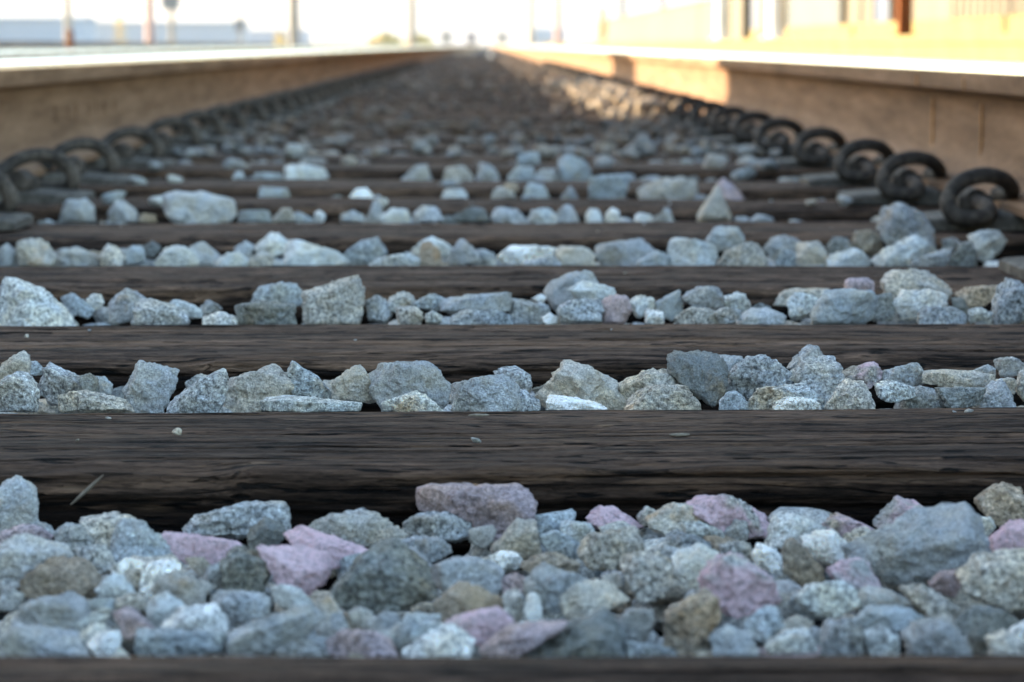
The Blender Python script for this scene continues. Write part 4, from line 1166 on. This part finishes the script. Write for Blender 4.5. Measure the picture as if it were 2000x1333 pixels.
mast('utility_pole', 806, 15, 130, M['grey_pole'], 'thin grey pole just left of the vanishing point', 'pole')
mast('utility_pole', 1036, 16, 95, M['tan_pole'], 'cream coloured mast right of the vanishing point', 'pole')
mast('utility_pole', 1089, 14, 100, M['red_pole'], 'reddish mast right of the cream coloured one', 'pole')
mast('utility_pole', 1214, 12, 120, M['dark'], 'thin dark pole at the top edge above the low pale wall', 'pole')
mast('utility_pole', 1292, 9, 110, M['blue_grey'], 'bluish pole at the top edge, nearest to the white columns', 'pole')
# far wagons that stand across the end of the view
def wagon(px, D, wpx, mat, label):
    X = CX + (px - 945) / F * D; w_ = wpx / F * D
    e = bpy.data.objects.new('goods_wagon', None); col.objects.link(e); e.location = (X, D, -.2)
    q = MB(); q.box(-w_ / 2, w_ / 2, 0, 12, .9, 3.4, .1); q.build('body', mat, e)
    q = MB(); q.box(-w_ / 2 + .1, w_ / 2 - .1, .2, 11.8, .6, .898); q.build('chassis', M['dark'], e)
    for y in (1.5, 10.2):
        for s_ in (-1, 1):
            q = MB(); q.cyl(y, .46, s_ * .72 - .06, s_ * .72 + .06, .46, .46, 14, 'x'); q.build('wheel', M['dark'], e)
    return tag(e, label, 'wagon', 'wagons parked far away by the vanishing point')
wagon(872, 560, 22, M['dark'], 'leftmost of three tiny dark wagons by the vanishing point')
wagon(921, 620, 20, M['blue_grey'], 'middle one of three tiny dark wagons by the vanishing point')
wagon(981, 600, 22, M['dark'], 'rightmost of three tiny dark wagons by the vanishing point')
wagon(1072, 480, 60, M['pale_blue'], 'light blue wagon between the cream and the reddish mast')
def bush(px, D, wpx, hpx, mat, label, pb=88):
    X = CX + (px - 945) / F * D; w_ = wpx / F * D; h_ = up(pb - hpx, D) + .2
    r = random.Random(px); V = []; Fc = []
    for _ in range(420):
        a = r.random() * 6.28; rr = r.random() ** .5; z = r.random()
        k = math.sin(math.pi * min(z * .85 + .15, 1)) ** .6
        c = Vector((math.cos(a) * rr * w_ / 2 * k, math.sin(a) * rr * w_ / 2 * k, z * h_))
        u = Vector((r.gauss(0, 1), r.gauss(0, 1), r.gauss(0, 1))).normalized() * w_ * .05; v = u.orthogonal().normalized() * w_ * .04
        b0 = len(V); V += [c - u - v, c + u - v, c + u + v, c - u + v]; Fc.append((b0, b0 + 1, b0 + 2, b0 + 3))
    e = bpy.data.objects.new('bush', None); col.objects.link(e); e.location = (X, D, -.2)
    link('leaves', mesh_np('leaves', np.array([tuple(v) for v in V]), np.array(Fc), [mat]), e)
    q = MB(); 
    for k in range(5): q.tube([(0, 0, 0), (math.cos(k * 1.3) * w_ * .1, math.sin(k * 1.3) * w_ * .1, h_ * .4), (math.cos(k * 1.3) * w_ * .25, math.sin(k * 1.3) * w_ * .25, h_ * .8)], w_ * .012, 5)
    q.build('stem', M['bark'], e)
    return tag(e, label, 'bush', 'yellowing bushes beyond the tracks')
bush(240, 70, 26, 60, M['leaf'], 'narrow yellow bush before the bluest warehouse')
bush(550, 90, 30, 26, M['leaf'], 'low yellow bush at the foot of the thickest pole')
bush(755, 200, 70, 22, M['leaf'], 'wide low golden bush left of the vanishing point')
bush(820, 230, 60, 20, M['leaf'], 'golden bush nearest to the vanishing point')
bush(1176, 120, 30, 75, M['leaf'], 'tall yellow bush behind the low pale wall')
q = MB(); q.cyl(0, 0, 0, .75, .055, .045, 12); q.cyl(0, 0, .75, .80, .045, .02, 12)
o = q.build('marker_post', M['orange'], None, (CX + (143 - 945) / F * 34, 34, -.36)); tag(o, 'short orange marker post beside the neighbouring track at the far left', 'post')

# hills, and unseen blocks added to cast shade on the track
xs = np.linspace(-1380, 1380, 160); V = []; 
for i, x in enumerate(xs):
    h = 46 + 8 * vnoise(np.array([x / 260 + 9]), np.array([1.0]))[0] + 3 * vnoise(np.array([x / 60]), np.array([4.0]))[0]
    V += [(x, 1900, -.5), (x, 2050, h * .8), (x, 2300, h)]
Q = [(i * 3 + j, i * 3 + 3 + j, i * 3 + 4 + j, i * 3 + 1 + j) for i in range(159) for j in range(2)]
o = link('hills', mesh_np('hills', np.array(V), np.array(Q), [M['hill']], True)); o['kind'] = 'structure'
def block(name, x0, x1, y0, y1, h, mat, label, cat):
    e = bpy.data.objects.new(name, None); col.objects.link(e); e.location = (x1, y0, -.2); tag(e, label, cat)
    q = MB(); q.box(x0 - x1, 0, 0, y1 - y0, 0, h); q.build('wall', mat, e)
    q = MB(); q.box(x0 - x1 - .3, .3, -.3, y1 - y0 + .3, h + .002, h + .25); q.build('roof', M['dark'], e)
    q = MB(); q.box(.002, .06, (y1 - y0) * .4, (y1 - y0) * .4 + min(3, (y1 - y0) * .35), 0, min(3, h * .8)); q.build('door', M['grey_door'], e)
    return e
kx = -SY / SX
def shade_end(D_on_rail, X=-14.0): return D_on_rail + (.69 + CX - X) * kx
block('goods_shed', -26, -14, -60, shade_end(7.8), 6.5, M['cream'], 'tall goods shed left of the tracks whose shade covers the near part', 'shed')  # out of view, added to throw shade over the near track
block('relay_hut', -16.4, -14, shade_end(13.9) , shade_end(16.1) - 1.4, 4.6, M['cream'], 'narrow relay hut left of the tracks that shades a short piece of the right rail', 'hut')  # out of view, added and sized for one short shadow on the rail

# bright haze in the air: far things fade towards white
q = MB(); q.box(-1450, 1450, -80, 2450, -1.3, 64)
hz = NT('haze'); hz.t.nodes.remove(hz.b); pv = hz.n('ShaderNodeVolumePrincipled'); pv.inputs['Density'].default_value = .00018
pv.inputs['Color'].default_value = (.93, .94, .97, 1); pv.inputs['Anisotropy'].default_value = .3
hz.l(pv.outputs[0], hz.out.inputs['Volume'])
o = q.build('haze', hz.m); o['kind'] = 'stuff'
